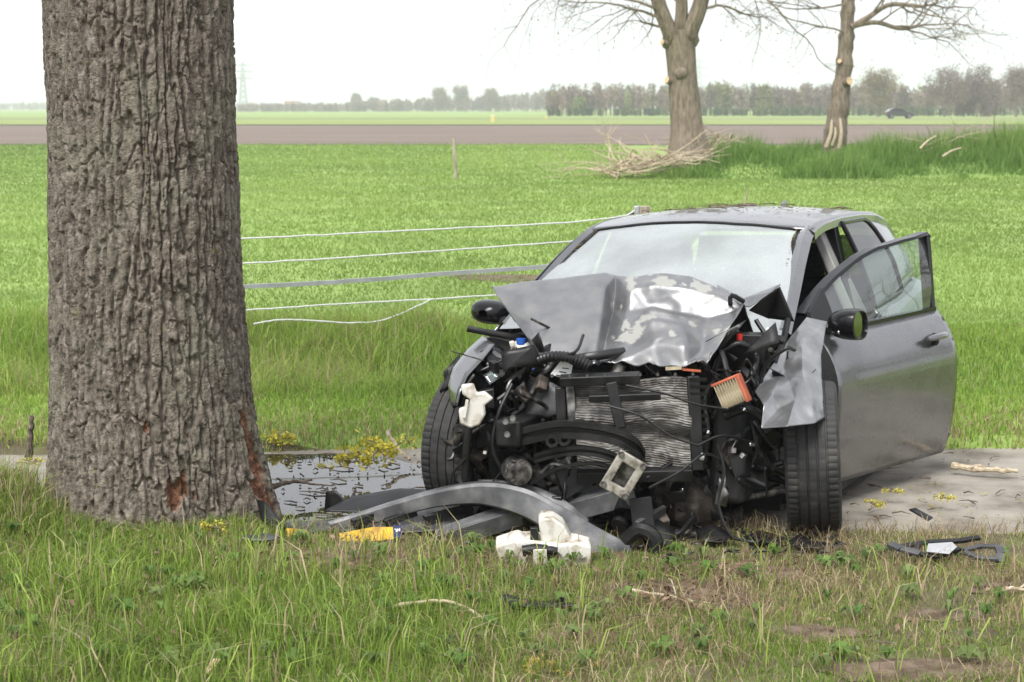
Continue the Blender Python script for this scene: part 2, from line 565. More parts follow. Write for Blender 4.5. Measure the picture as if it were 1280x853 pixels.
# foreground verge: short turf and longer tufts, more straw to the right and beside the wreck
def verge(n, tall):
    x, y = verge_points(n, -3.5, 3.5, 4.6, 7.36)
    k = not_patch(x, y, PATCHES) & (RNG.random(len(x)) < .25 + .75*sstep(.30, .48, fbm(x*2.6+4, y*2.6, o=3, seed=81)) + .5*sstep(.2, -1.2, x))
    x, y = x[k], y[k]
    clump = fbm(x*3.2, y*3.2, o=3, seed=71)
    big = fbm(x*.8, y*.8, o=2, seed=77)
    left = sstep(.7, -1.0, x)
    if tall:
        k = RNG.random(len(x)) < np.clip((clump-.44)*5, 0, 1)*(.30+.7*left) + .10*left
        x, y, clump, big, left = x[k], y[k], clump[k], big[k], left[k]
    n = len(x)
    dry = np.clip(.10 + .5*(1-left)*sstep(.35, .62, big) + .45*sstep(6.1, 7.0, y)*(1-.6*sstep(-.9,-1.6,x)) + .9*(fbm(x*2.1, y*2.1, seed=90)-.55), 0.05, .85)
    nearcut = (.55 + .45*sstep(7.3, 6.2, y))*(1-.6*sstep(6.55, 6.85, y)*sstep(-1.25, -1.0, x))
    trunkcut = 1-.5*np.exp(-(((x+1.45)/.45)**2 + ((y-6.85)/.35)**2))
    if tall:
        h = (.065 + .11*RNG.random(n)**1.5)*(.55+.75*left)*nearcut*trunkcut
        w = .0028 + .003*RNG.random(n)
        lean = .85
        dry = dry*.45
    else:
        h = (.020 + .042*RNG.random(n))*(.75 + .7*clump)*(.85+.5*left)*(1-.35*sstep(6.55, 6.85, y)*sstep(-1.25, -1.0, x))
        w = .002 + .0022*RNG.random(n)
        lean = .95
    isd = RNG.random(n) < dry
    c = palette(n, np.clip(.15 + .75*RNG.random(n) + .35*(big-.5), 0, 1), GREENS)
    c[isd] = palette(int(isd.sum()), RNG.random(int(isd.sum())), STRAW)
    return blades('verge_tufts' if tall else 'verge_turf', x, y, h, w, lean*np.ones(n), c, 2,
                  'longer green grass tufts standing in the foreground verge' if tall else 'short mixed green and straw turf of the foreground verge')
verge(190000, False)
verge(50000, True)
n = 5200
x, y = verge_points(n, -3.0, 3.0, 4.7, 6.7)
k = RNG.random(len(x)) < .12 + .88*sstep(.5, -.8, x)*sstep(.42, .6, fbm(x*2.4, y*2.4, seed=73))
x, y = x[k], y[k]
n = len(x)
c = palette(n, .35+.65*RNG.random(n), GREENS)
isd = RNG.random(n) < .3
c[isd] = palette(int(isd.sum()), RNG.random(int(isd.sum())), STRAW)
blades('verge_long_blades', x, y, .12+.15*RNG.random(n), .004+.003*RNG.random(n), 1.15*np.ones(n), c, 2, 'single long arching grass blades in the foreground verge')

# bushy grass round the foot of the big trunk
n = 5200
a = RNG.uniform(math.pi*.95, math.pi*2.1, n)
r = .47 + .42*RNG.random(n)**1.3
x, y = TREE_C[0] + r*np.cos(a), TREE_C[1] + r*np.sin(a)
isd = RNG.random(n) < .45*sstep(-1.75, -2.0, x) + .16
c = palette(n, .1+.8*RNG.random(n), GREENS)
c[isd] = palette(int(isd.sum()), RNG.random(int(isd.sum())), STRAW)
blades('trunk_foot_grass', x, y, (.05+.13*RNG.random(n))*(.55+.65*sstep(-1.6, -2.0, x)), .003+.003*RNG.random(n), .9*np.ones(n), c, 2, 'shaggy grass growing round the foot of the big trunk')

# verge and bank on the far side of the path
n = 200000
x = RNG.uniform(-7, 7, n)
y = 9.1 + 4.6*RNG.random(n)**1.1
k = (y > path_back(x)-.04)
x, y = x[k], y[k]
n = len(x)
tallz = sstep(10.4, 11.0, y + .5*(fbm(x*1.2, y*.7, seed=15)-.5))*sstep(13.9, 12.6, y)*(.6 + .4*sstep(1.5, -1, x))
lush = sstep(.6, -.3, x)
h = (.03+.05*RNG.random(n))*(1-tallz) + tallz*(.12+.22*RNG.random(n))*(.35+1.1*fbm(x*1.5, y*1.5, seed=17))*(.55+.75*lush)
big = fbm(x*.9, y*1.3, seed=19)
isd = RNG.random(n) < .05 + .30*sstep(10.5, 9.3, y) + .22*tallz*sstep(.55, .7, big)
c = palette(n, np.clip(.35+.6*RNG.random(n)+.7*(big-.5), 0, 1), [(.13,.22,.037), (.205,.325,.054), (.275,.41,.073), (.37,.47,.112)])
c[isd] = palette(int(isd.sum()), RNG.random(int(isd.sum())), STRAW)
blades('far_verge_grass', x, y, h, .005+.005*RNG.random(n), .75*np.ones(n), c, 2, 'tall lush grass on the bank behind the path')

# meadow
def meadow(name, n, y0, y1, hw, label):
    y = y0*(y1/y0)**RNG.random(n)                      # same cover per degree of view from near to far
    x = RNG.uniform(-1, 1, n)*(hw*y+1.0)
    k = (not_patch(x, y, FIELD_PATCH) | (RNG.random(n) < .3)) & ~((y > 43.8) & (x > 5))
    x, y = x[k], y[k]
    n = len(x)
    big = fbm(x*.22, y*.12, o=3, seed=33)
    mid = fbm(x*.9, y*.4, o=3, seed=35)
    huge = fbm(x*.05+3, y*.035, o=2, seed=37)
    t = np.clip(.5 + .25*(RNG.random(n)-.5) + 1.0*(big-.5) + .5*(mid-.5) + .7*(huge-.5), 0, 1)
    c = palette(n, t, [(.165,.245,.055), (.205,.3,.07), (.245,.35,.085), (.3,.4,.11)], .25)
    h = (.042+.0006*y)*(.6+.6*RNG.random(n))*(.6+.8*mid)
    blades(name, x, y, h, .00088*y*(.6+.8*RNG.random(n)), 1.15*np.ones(n), c, 1, label)
meadow('meadow_grass', 430000, 13.3, 86, .50, 'even bright green meadow grass between the fence and the ploughed field')

# lush grass on the roadside bank under the two cut-back trees
n = 90000
x = RNG.uniform(3.4, 28, n)
y = RNG.uniform(43.6, 51.5, n)
big = fbm(x*.5, y*.5, seed=52)
h = (.22+.36*RNG.random(n))*sstep(3.2, 5.2, x)*(.15+1.6*sstep(.3, .8, big))
c = palette(n, np.clip(.3+.5*RNG.random(n)+1.0*(big-.5), 0, 1), [(.085,.17,.035), (.135,.245,.05), (.18,.31,.066), (.26,.36,.1)])
blades('bank_grass', x, y, h, .02+.025*RNG.random(n), .6*np.ones(n), c, 1, 'deep green long grass on the bank under the cut-back trees')

# ------------------------------------------------------------------ litter nobody could count
def flakes(name, P, size, cols, label, cat, mat='leaf', curl=.4):
    n = len(P)
    th = RNG.random(n)*2*math.pi
    a = np.stack([np.cos(th), np.sin(th), curl*(RNG.random(n)-.5)*2], -1)
    b = np.stack([-np.sin(th), np.cos(th), curl*(RNG.random(n)-.5)*2], -1)
    s = size[:, None]
    up = np.array([0, 0, 1.0])
    V = np.stack([P - a*s, P + b*s*.5 + up*s*.3*curl, P + a*s, P - b*s*.5 + up*s*.2*curl], 1)
    q = np.arange(n*4).reshape(n, 4)
    return fast_mesh(name, V.reshape(-1, 3), q, M[mat], np.repeat(cols, 4, 0), 'stuff', label, cat)

def on_ground(px0, px1, py0, py1, n):
    P = np.array([gp(RNG.uniform(px0, px1), RNG.uniform(py0, py1), -.02) for _ in range(n)])
    return P

LEAFB = [(.12,.07,.045), (.22,.14,.09), (.34,.24,.17)]
P = np.concatenate([on_ground(780, 930, 720, 775, 230), on_ground(0, 1280, 690, 853, 420), on_ground(380, 620, 690, 745, 120), on_ground(80, 330, 660, 720, 90)])
P[:, 2] = zt(P[:, 0], P[:, 1]) + .022 + .02*RNG.random(len(P))
flakes('dry_leaf_litter', P, .007+.014*RNG.random(len(P))**2, palette(len(P), RNG.random(len(P)), LEAFB), 'brown dry leaves scattered through the foreground grass', 'leaf litter', curl=.9)

P = np.concatenate([on_ground(1045, 1280, 556, 650, 500), on_ground(335, 530, 562, 645, 420)])
k = (P[:, 1] > path_front(P[:, 0])+.03) & (P[:, 1] < path_back(P[:, 0])-.03)
P = P[k]
dens = fbm(P[:, 0]*3, P[:, 1]*3, seed=8)
P = P[RNG.random(len(P)) < np.clip((dens-.38)*6, .08, 1)]
P[:, 2] = PATH_Z + .014
flakes('blossom_litter', P, .004+.011*RNG.random(len(P))**2, palette(len(P), RNG.random(len(P)), [(.35,.3,.06), (.25,.2,.05), (.16,.12,.07), (.45,.4,.14)]), 'small yellow blossom and bark crumbs strewn over the path', 'litter', curl=.3)

def twig_soup(name, P, L, r, mat, label, z):
    mb = MB()
    for p, l in zip(P, L):
        a = RNG.random()*6.28
        d = np.array([math.cos(a), math.sin(a)*.5, 0])*l/2
        s = np.array([-d[1], d[0], 0])*.15*RNG.normal()
        zz = np.array([0, 0, z])
        q = np.array([p[0], p[1], 0])
        mb.tube([q-d+zz, q+s+zz+[0, 0, r*RNG.random()*3], q+d+zz], [r, r*.8, r*.4], 5)
    return mb.build(name, mat, label=label, cat='twigs', kind='stuff')
P = on_ground(335, 528, 562, 645, 75)
twig_soup('floating_twigs', P, .02+.17*RNG.random(75)**3, .0045, M['twig'], 'dark broken twigs lying in the puddle beside the trunk', PATH_Z+.014)
P = on_ground(1050, 1280, 556, 650, 26)
twig_soup('path_twigs', P, .05+.2*RNG.random(26)**2, .004, M['twig'], 'thin broken twigs scattered on the dry path', PATH_Z+.014)
P = on_ground(0, 1280, 700, 850, 26)
twig_soup('verge_twigs', P, .05+.16*RNG.random(26)**2, .0022, M['twig'], 'thin pale dead twigs lying in the foreground grass', .035)

# broad-leaved weeds and dead thatch in the verge
nr = 170
P = np.concatenate([on_ground(0, 700, 690, 850, 110), on_ground(600, 1280, 700, 850, 60)])
V, Q, Cc = [], [], []
for p in P:
    z0 = float(zt(p[0], p[1]))
    m = int(RNG.integers(5, 10))
    sz = RNG.uniform(.02, .055)
    c0 = np.array([[.09,.17,.035], [.13,.22,.05], [.16,.22,.07]][int(RNG.integers(3))])
    for k in range(m):
        a = 6.28*k/m + RNG.normal()*.3
        d = np.array([math.cos(a), math.sin(a), 0])
        s_ = np.array([-d[1], d[0], 0])
        b = np.array([p[0], p[1], z0+.015])
        t1_ = b + d*sz*.55 + [0, 0, .028+.02*RNG.random()]
        t2_ = b + d*sz*1.1 + [0, 0, .02*RNG.random()+.01]
        i0 = len(V)
        V += [b, t1_ - s_*sz*.26, t2_, t1_ + s_*sz*.26]
        Q.append([i0, i0+1, i0+2, i0+3])
        Cc += [c0*RNG.uniform(.75, 1.3)]*4
fast_mesh('verge_weeds', np.array(V), np.array(Q), M['leaf'], np.array(Cc), 'stuff', 'small broad-leaved weeds among the foreground grass', 'weeds')
x, y = verge_points(26000, -3.0, 3.0, 4.7, 7.3)
k = RNG.random(len(x)) < .15 + .85*sstep(-1.1, .2, x)*sstep(.40, .60, fbm(x*1.9, y*1.9, seed=83))
x, y = x[k], y[k]
n = len(x)
blades('dead_thatch', x, y, .05+.07*RNG.random(n), .002+.002*RNG.random(n), 1.9*np.ones(n), palette(n, RNG.random(n), STRAW+[(.2,.14,.08)]), 2, 'flattened dead straw lying through the foreground verge', z=zt(x, y)+.012)

# rough tufts on the mound left of the big trunk
n = 4200
x = RNG.uniform(-3.1, -1.93, n)
y = RNG.uniform(6.75, 7.32, n)
c = palette(n, .2+.7*RNG.random(n), GREENS)
isd = RNG.random(n) < .3
c[isd] = palette(int(isd.sum()), RNG.random(int(isd.sum())), STRAW)
blades('mound_grass', x, y, .09+.15*RNG.random(n), .003+.003*RNG.random(n), .8*np.ones(n), c, 2, 'rough tall grass on the mound left of the big trunk')
# ================================================================== BIG TRUNK in the foreground
def worley(a, b, na, seed):
    """F1, F2 of a jittered lattice that wraps after na cells in a; also the id of the nearest cell"""
    ia, ib = np.floor(a).astype(np.int64), np.floor(b).astype(np.int64)
    f1 = np.full(a.shape, 9.0)
    f2 = np.full(a.shape, 9.0)
    cid = np.zeros(a.shape)
    for da in (-1, 0, 1):
        for db in (-1, 0, 1):
            ca, cb = ia+da, ib+db
            wa = np.mod(ca, na)
            jx = ca + .15 + .7*_h(wa, cb, 1, seed)
            jy = cb + .05 + .9*_h(wa, cb, 2, seed)
            d = np.hypot((a-jx), (b-jy))
            c = _h(wa, cb, 3, seed)
            m = d < f1
            f2 = np.where(m, f1, np.minimum(f2, d))
            cid = np.where(m, c, cid)
            f1 = np.where(m, d, f1)
    return f1, f2, cid

def trunk_radius(z):
    zs = [-.2, 0, .12, .3, .6, 1.0, 1.6, 2.2, 3.2, 4.6]
    rs = [.54, .485, .458, .437, .413, .398, .384, .378, .37, .36]
    return np.interp(z, zs, rs)

def trunk_center(z):
    cx = np.interp(z, [0, .3, 1.0, 2.2, 4.6], [-1.55, -1.55, -1.553, -1.555, -1.56])
    return cx, 7.45 + 0*z

NT, NZ = 560, 900
tz = np.concatenate([np.linspace(-.12, 2.5, NZ-60), np.linspace(2.51, 4.6, 60)])
ta = np.linspace(0, 2*math.pi, NT, endpoint=False)
TZ, TA = np.meshgrid(tz, ta, indexing='ij')
cx3, cy3 = np.cos(TA), np.sin(TA)
warp = (fbm(cx3*3, cy3*3, TZ*1.6, o=3, seed=3)-.5)
wid = NT/560
NC = 52                                            # bark ridges round the trunk
w1 = fbm(cx3*6, cy3*6, TZ*2.6, o=3, seed=5)-.5
w2 = fbm(cx3*20, cy3*20, TZ*14, o=3, seed=7)-.5
ga = TA/(2*math.pi)*NC + warp*1.6 + 1.7*w1 + .9*w2
col = np.mod(np.floor(ga).astype(np.int64), NC)
fr = ga - np.floor(ga)
colm = sstep(.0, .20, np.minimum(fr, 1-fr) - .05*(fbm(cx3*30, cy3*30, TZ*20, o=2, seed=71)))         # continuous wandering vertical ridges
gb = TZ/.26 + 1.3*(fbm(cx3*6, cy3*6, TZ*5, o=2, seed=6)-.5)
f1, f2, cid = worley(ga*.62, gb, 46, 4)
plate = sstep(.0, .13, f2-f1)                      # longer interlaced plates
zc = TZ/.17 + 6*_h(col, 0*col, 5, 2) + .35*(fr-.5) + .5*w2
zf = zc - np.floor(zc)
crack = 1 - .40*sstep(.09, .0, np.minimum(zf, 1-zf))*(_h(col, np.floor(zc+.5).astype(np.int64), 8, 3) > .45)
lift = _h(col, np.floor(zc).astype(np.int64), 9, 4)
ridge = colm*(.35+.65*plate)*crack
ga2 = TA/(2*math.pi)*110 + warp*5 + 4.2*w1 + 2.2*w2
gb2 = TZ/.12
g1, g2, cid2 = worley(ga2, gb2, 110, 9)
ridge2 = sstep(.0, .2, g2-g1)
fine = fbm(cx3*44, cy3*44, TZ*75, o=3, seed=25)-.5
broad = fbm(cx3*2.2, cy3*2.2, TZ*1.3, o=3, seed=28)-.5
# impact wound: bark torn off low on the side that faces the wreck
def blot(a0, z0, ra, rz):
    d = np.abs(np.mod(TA-a0+math.pi, 2*math.pi)-math.pi)
    return np.exp(-((d/ra)**2 + ((TZ-z0)/rz)**2))
# angles: camera sees the trunk from -Y, so -pi/2 faces the viewer, 0 is the right-hand flank
wn_ = fbm(cx3*9, cy3*9, TZ*6, o=4, seed=44)
wound = blot(-.16, .16, .18, .26)*1.15 + blot(-.20, .40, .20, .17)*.75 + blot(-1.17, .20, .13, .085)*1.25 + blot(-.95, .22, .16, .11)*.6 + blot(-.5, .62, .13, .05)*.62 + blot(-1.0, .43, .06, .06)*.75 + blot(-1.42, .46, .05, .04)*.8 + blot(-1.2, .52, .05, .06)*.7 + blot(-1.6, .60, .05, .04)*.6 + blot(-.97, 1.17, .09, .03)*.75
wn2 = fbm(cx3*26, cy3*26, TZ*13, o=3, seed=46)
wound = sstep(.50, .64, .70*wound + 1.1*(wn_-.5) + 1.0*(wn2-.5))
rad = trunk_radius(TZ)*(1 + .035*np.sin(TA*3+.6)*sstep(.9, 0, TZ) + .02*np.sin(TA*5+2)*sstep(.7, 0, TZ))
flare = .045*sstep(.55, 0, TZ)*np.exp(-(np.mod(TA+.15+math.pi, 2*math.pi)-math.pi)**2/.5)
rad = rad + flare + .024*broad + .025*ridge*(.65+.35*cid+.25*lift) + .004*ridge2*(.4+.8*cid2)*colm + .007*fine - .02
rad = rad - wound*(.012 + .01*ridge)
ccx, ccy = trunk_center(TZ)
V = np.stack([ccx + rad*np.cos(TA), ccy + rad*np.sin(TA), TZ], -1)
idx = np.arange(V.shape[0]*V.shape[1]).reshape(V.shape[:2])
jn = np.roll(idx, -1, 1)
quad = np.stack([idx[:-1], jn[:-1], jn[1:], idx[1:]], -1).reshape(-1, 4)

mb_ = bpy.data.materials.new('trunk_bark')
mb_.use_nodes = True
n_, l_ = mb_.node_tree.nodes, mb_.node_tree.links
B = n_['Principled BSDF']
B.inputs['Roughness'].default_value = .92
B.inputs['Specular IOR Level'].default_value = .25
tc = n_.new('ShaderNodeTexCoord')
def noise_node(scale, detail=6, src=None):
    t = n_.new('ShaderNodeTexNoise')
    t.inputs['Scale'].default_value = scale
    t.inputs['Detail'].default_value = detail
    l_.new(src or tc.outputs['Object'], t.inputs['Vector'])
    return t
def ramp(src, stops):
    r = n_.new('ShaderNodeValToRGB')
    e = r.color_ramp.elements
    while len(e) < len(stops):
        e.new(.5)
    for i, (p, c) in enumerate(stops):
        e[i].position = p
        e[i].color = (*c, 1)
    l_.new(src, r.inputs[0])
    return r
def mixc(fac, a, b):
    m = n_.new('ShaderNodeMix')
    m.data_type = 'RGBA'
    l_.new(fac, m.inputs[0])
    for s, k in ((a, 6), (b, 7)):
        if isinstance(s, tuple):
            m.inputs[k].default_value = (*s, 1)
        else:
            l_.new(s, m.inputs[k])
    return m.outputs[2]
mpn = n_.new('ShaderNodeMapping')
mpn.inputs['Scale'].default_value = (1, 1, .35)
l_.new(tc.outputs['Object'], mpn.inputs[0])
c0 = ramp(noise_node(55, 8, mpn.outputs[0]).outputs[0], [(.3, (.075,.061,.048)), (.5, (.165,.14,.113)), (.68, (.27,.235,.195))]).outputs[0]
lich = ramp(noise_node(4.2, 9).outputs[0], [(.50, (0,0,0)), (.68, (1,1,1))]).outputs[0]
lf = n_.new('ShaderNodeMath')
lf.operation = 'MULTIPLY'
lf.inputs[1].default_value = .5
l_.new(lich, lf.inputs[0])
c1 = mixc(lf.outputs[0], c0, (.22,.215,.16))
moss = ramp(noise_node(11, 4).outputs[0], [(.70, (0,0,0)), (.77, (1,1,1))]).outputs[0]
c2 = mixc(moss, c1, (.2,.17,.05))
at_ = n_.new('ShaderNodeAttribute')
at_.attribute_name = 'Col'
sp_ = n_.new('ShaderNodeSeparateColor')
l_.new(at_.outputs['Color'], sp_.inputs[0])
wc = ramp(noise_node(34, 5).outputs[0], [(.32, (.06,.032,.02)), (.5, (.15,.07,.04)), (.64, (.27,.14,.085)), (.78, (.46,.3,.2))]).outputs[0]
l_.new(mixc(sp_.outputs[0], c2, wc), B.inputs['Base Color'])
bp_ = n_.new('ShaderNodeBump')
bp_.inputs['Strength'].default_value = 1.0
bp_.inputs['Distance'].default_value = .009
l_.new(noise_node(130, 5).outputs[0], bp_.inputs['Height'])
l_.new(bp_.outputs[0], B.inputs['Normal'])

big_tree = empty('oak_tree', (-1.57, 7.45, 0), 'massive grey-brown tree trunk with torn orange bark low on the side facing the wreck', 'tree')
wcol = np.stack([wound.ravel()]*3, -1)
fast_mesh('trunk', V.reshape(-1, 3), quad, mb_, wcol, None, 'thick furrowed trunk with bark scraped off near its foot', smooth=True, parent=big_tree)

# ------------------------------------------------------------------ generic branching trees
def grow(out, tips, p, d, L, r, lev, maxlev, rs, up=.12, wander=.35, nchild=(3, 5), spread=.8, shrink=.62, first=.25):
    """recursive limb: appends (points, radii, level) to out and twig ends to tips"""
    k = 6
    P = [np.array(p, float)]
    dd = np.array(d, float)
    for i in range(k):
        dd = dd + rs.normal(0, wander/ k**.5, 3) + np.array([0, 0, up])
        dd /= np.linalg.norm(dd)
        P.append(P[-1] + dd*L/k)
    R = r*np.linspace(1, .45 if lev < maxlev else .3, k+1)
    out.append((np.array(P), R, lev))
    if lev == maxlev:
        tips.append((P[-1], dd))
        tips.append((P[3], dd))
        return
    for c in range(rs.integers(*nchild)+1):
        t = first + (1-first)*rs.random()
        i = min(int(t*k), k-1)
        base = P[i] + (P[i+1]-P[i])*(t*k-i)
        ax = P[i+1]-P[i]
        ax /= np.linalg.norm(ax)
        s = rs.normal(0, 1, 3)
        s -= ax*np.dot(s, ax)
        s /= np.linalg.norm(s)
        nd = ax*(1-spread*.55) + s*spread
        nd /= np.linalg.norm(nd)
        grow(out, tips, base, nd, L*shrink*(.75+.5*rs.random()), max(r*.52*(1-.4*t), .004), lev+1, maxlev, rs, up, wander, nchild, spread, shrink, first)
    grow(out, tips, P[-1], dd, L*shrink, R[-1]*.9, lev+1, maxlev, rs, up, wander, nchild, spread, shrink, first)

def tubes(out, lv=None, sides=(9, 7, 5, 4, 3, 3)):
    mb = MB()
    for P, R, lev in out:
        if lv is None or lev in lv:
            mb.tube(P, R, sides[min(lev, 5)], cap=False)
    return mb

def leaf_cloud(tips, per, size, spread, cols, rs, name, parent, mat='leaf'):
    T = np.array([t[0] for t in tips])
    P = np.repeat(T, per, 0) + rs.normal(0, spread, (len(T)*per, 3))
    n = len(P)
    a = rs.normal(0, 1, (n, 3))
    a /= np.linalg.norm(a, axis=1)[:, None]
    b = np.cross(a, rs.normal(0, 1, (n, 3)))
    b /= np.linalg.norm(b, axis=1)[:, None]
    s = (size*(.5+rs.random(n)))[:, None]
    V = np.stack([P-a*s, P+b*s*.55, P+a*s, P-b*s*.55], 1)
    c = np.asarray(cols)[rs.integers(0, len(cols), n)]*(.7+.6*rs.random((n, 1)))
    return fast_mesh(name, V.reshape(-1, 3), np.arange(n*4).reshape(n, 4), M[mat], np.repeat(c, 4, 0), None, None, None, parent=parent)

# crown of the big tree, above the frame: bare limbs with young leaves (shade and reflections)
rs = np.random.default_rng(8)
out, tips = [], []
for k in range(6):
    a = k*1.05 + .4
    grow(out, tips, (-1.62+.15*math.cos(a), 7.45+.15*math.sin(a), 4.35), (math.cos(a)*.8, math.sin(a)*.8, .75), 2.9, .15, 0, 3, rs, up=.05, nchild=(2, 4))
tubes(out).build('crown', M['far_bark'], big_tree)
leaf_cloud(tips, 2, .03, .12, [(.2,.2,.05), (.26,.25,.07), (.16,.17,.04)], rs, 'young_leaves', big_tree)

# its neighbour in the row, out of frame to the right, mirrored in the car's glass
rt_ = empty('oak_tree', (14.5, 11.2, 0), 'bare spreading tree mirrored in the driver door window', 'tree')
rs = np.random.default_rng(18)
out, tips = [], []
Pn = catmull([(14.5, 11.2, -.1), (14.55, 11.2, 1.2), (14.45, 11.25, 2.6)], 8)
MB().tube(Pn, [.5, .42, .4, .38, .37, .36, .35, .34], 14).build('trunk', M['far_bark'], rt_)
for k in range(9):
    a = k*.72
    grow(out, tips, (14.45, 11.25, 2.1+.06*k), (math.cos(a)*.9, math.sin(a)*.9, .25+.1*(k % 3)), 2.6, .11, 0, 3, rs, up=.02, wander=.45, nchild=(3, 4))
tubes(out).build('crown', M['far_bark'], rt_)

# ------------------------------------------------------------------ the two cut-back trees on the bank
YB = 46.0
def stub(parent, p, d, r, L):
    p, d = np.asarray(p), np.asarray(d, float)
    d /= np.linalg.norm(d)
    o = MB().tube([p, p+d*L], [r*1.1, r], 9, cap=False).build('pruned_stub', M['far_bark'], parent)
    MB().tube([p+d*(L-.004), p+d*(L+.012)], [r*.98, r*.93], 9).build('cut_face', M['cut'], o)

t1 = empty('roadside_tree', (*at(858, 192, YB)[:2], .2), 'straight pale trunk forking at the top, beside the brush pile on the bank', 'tree', 'cut-back trees on the bank')
rs = np.random.default_rng(21)
tp = np.array([at(862, 200, YB), at(859, 165, YB), at(856, 130, YB), at(853, 95, YB), at(850, 55, YB), at(848, 38, YB)])
tr_ = np.array([.62, .45, .40, .38, .40, .42])
Pt = catmull(np.column_stack([tp, tr_]), 30)
mb = MB().tube(Pt[:, :3], Pt[:, 3], 16, cap=True)
mb.build('trunk', M['far_bark'], t1)
out, tips = [], []
for (px0, py0, px1, py1, px2, py2, r) in ((838, 48, 825, 10, 812, -40, .24), (850, 42, 852, 5, 846, -50, .2), (862, 45, 874, 10, 886, -40, .26)):
    P = catmull([at(px0, py0+8, YB), at(px0, py0-5, YB-.2), at(px1, py1, YB-.3), at(px2, py2, YB-.5)], 10)
    out.append((P, np.linspace(r, r*.7, 10), 1))
    grow(out, tips, P[-1], (P[-1]-P[-2])/np.linalg.norm(P[-1]-P[-2]), 2.6, r*.65, 1, 4, rs, up=.06, nchild=(2, 3))
for (px0, py0, dx, dz, L) in ((830, 14, -1, .18, 2.3), (822, -8, -1, .25, 3.0), (818, -20, -1, -.02, 2.8), (872, 12, 1, .3, 1.6), (880, -12, 1, .1, 2.4), (884, -30, 1, .0, 2.8), (845, 0, -.4, .3, 1.6), (836, 35, -1, .1, 1.0), (832, 25, -.9, .3, 1.9)):
    grow(out, tips, at(px0, py0, YB-.3), (dx, rs.normal()*.5, dz), L, .045, 2, 4, rs, up=-.03, wander=.5, nchild=(3, 5), spread=.7)
tubes(out, (0, 1, 2)).build('limbs', M['far_bark'], t1)
tubes(out, (3, 4, 5)).build('twigs', M['twig'], t1, kind='stuff')
leaf_cloud(tips, 2, .024, .05, [(.3,.26,.1), (.22,.2,.08), (.2,.14,.08)], rs, 'crown', t1)
stub(t1, at(844, 103, YB-.1), (-1, -.5, .25), .10, .26)
MB().ball(at(851, 92, YB-.34), (.17, .12, .17), 12, 8, .15).build('knot', M['far_bark'], t1)
stub(t1, at(836, 55, YB-.2), (-1, -.5, .2), .08, .2)

YC = 47.0
t2 = empty('roadside_tree', (*at(1046, 187, YC)[:2], .4), 'leaning brown trunk with a hollow foot and one long limb to the right', 'tree', 'cut-back trees on the bank')
rs = np.random.default_rng(33)
tp = np.array([at(1043, 195, YC), at(1044, 165, YC), at(1049, 130, YC), at(1054, 95, YC), at(1058, 50, YC), at(1060, 10, YC), at(1062, -40, YC)])
Pt = catmull(np.column_stack([tp, [.36, .31, .27, .24, .20, .18, .15]]), 36)
Pt[:, :3] += rs.normal(0, .012, (36, 3))
MB().tube(Pt[:, :3], Pt[:, 3]*(1+.06*rs.normal(size=36)), 14).build('trunk', M['far_bark'], t2)
out, tips = [], []
for pts, r in (([(1064, 34), (1085, 22), (1112, 6), (1150, 8)], .09), ([(1064, 33), (1095, 28), (1125, 36), (1150, 32)], .075), ([(1062, -30), (1070, -80), (1085, -140), (1090, -180)], .14)):
    P = catmull([at(a, b, YC-.3) for a, b in pts], 12)
    out.append((P, np.linspace(r, r*.55, 12), 1))
    for i in (4, 6, 8, 9, 10, 11):
        d = P[i]-P[i-1]
        d = d/np.linalg.norm(d) + rs.normal(0, .45, 3)
        grow(out, tips, P[i], d/np.linalg.norm(d), 1.5, r*.35, 2, 4, rs, up=.02, wander=.5, nchild=(3, 4), spread=.75)
for (px0, py0, dx, dz, L) in ((1054, 40, -1, .35, 1.5), (1056, 5, -1, .1, 2.0), (1056, -14, -1, -.15, 1.9)):
    grow(out, tips, at(px0, py0, YC-.2), (dx, rs.normal()*.5, dz), L, .03, 2, 4, rs, up=0, wander=.5, nchild=(3, 4), spread=.7)
tubes(out, (0, 1, 2)).build('limbs', M['far_bark'], t2)
tubes(out, (3, 4, 5)).build('twigs', M['twig'], t2, kind='stuff')
leaf_cloud(tips, 2, .024, .05, [(.3,.26,.1), (.22,.2,.08), (.2,.14,.08)], rs, 'crown', t2)
stub(t2, at(1057, 103, YC-.2), (.6, -1, .2), .11, .16)
stub(t2, at(1052, 78, YC-.1), (-.6, -1, .2), .06, .15)
mb = MB()
for a, b, r in (((1033, 184), (1040, 150), .05), ((1049, 186), (1050, 148), .05), ((1040, 182), (1044, 158), .04)):
    P = catmull([at(*a, YC-.34), at((a[0]+b[0])/2+2, (a[1]+b[1])/2, YC-.37), at(*b, YC-.26)], 7)
    mb.tube(P, np.linspace(r*1.3, r*.6, 7), 7)
mb.build('split_bark', M['pale_wood'], t2)

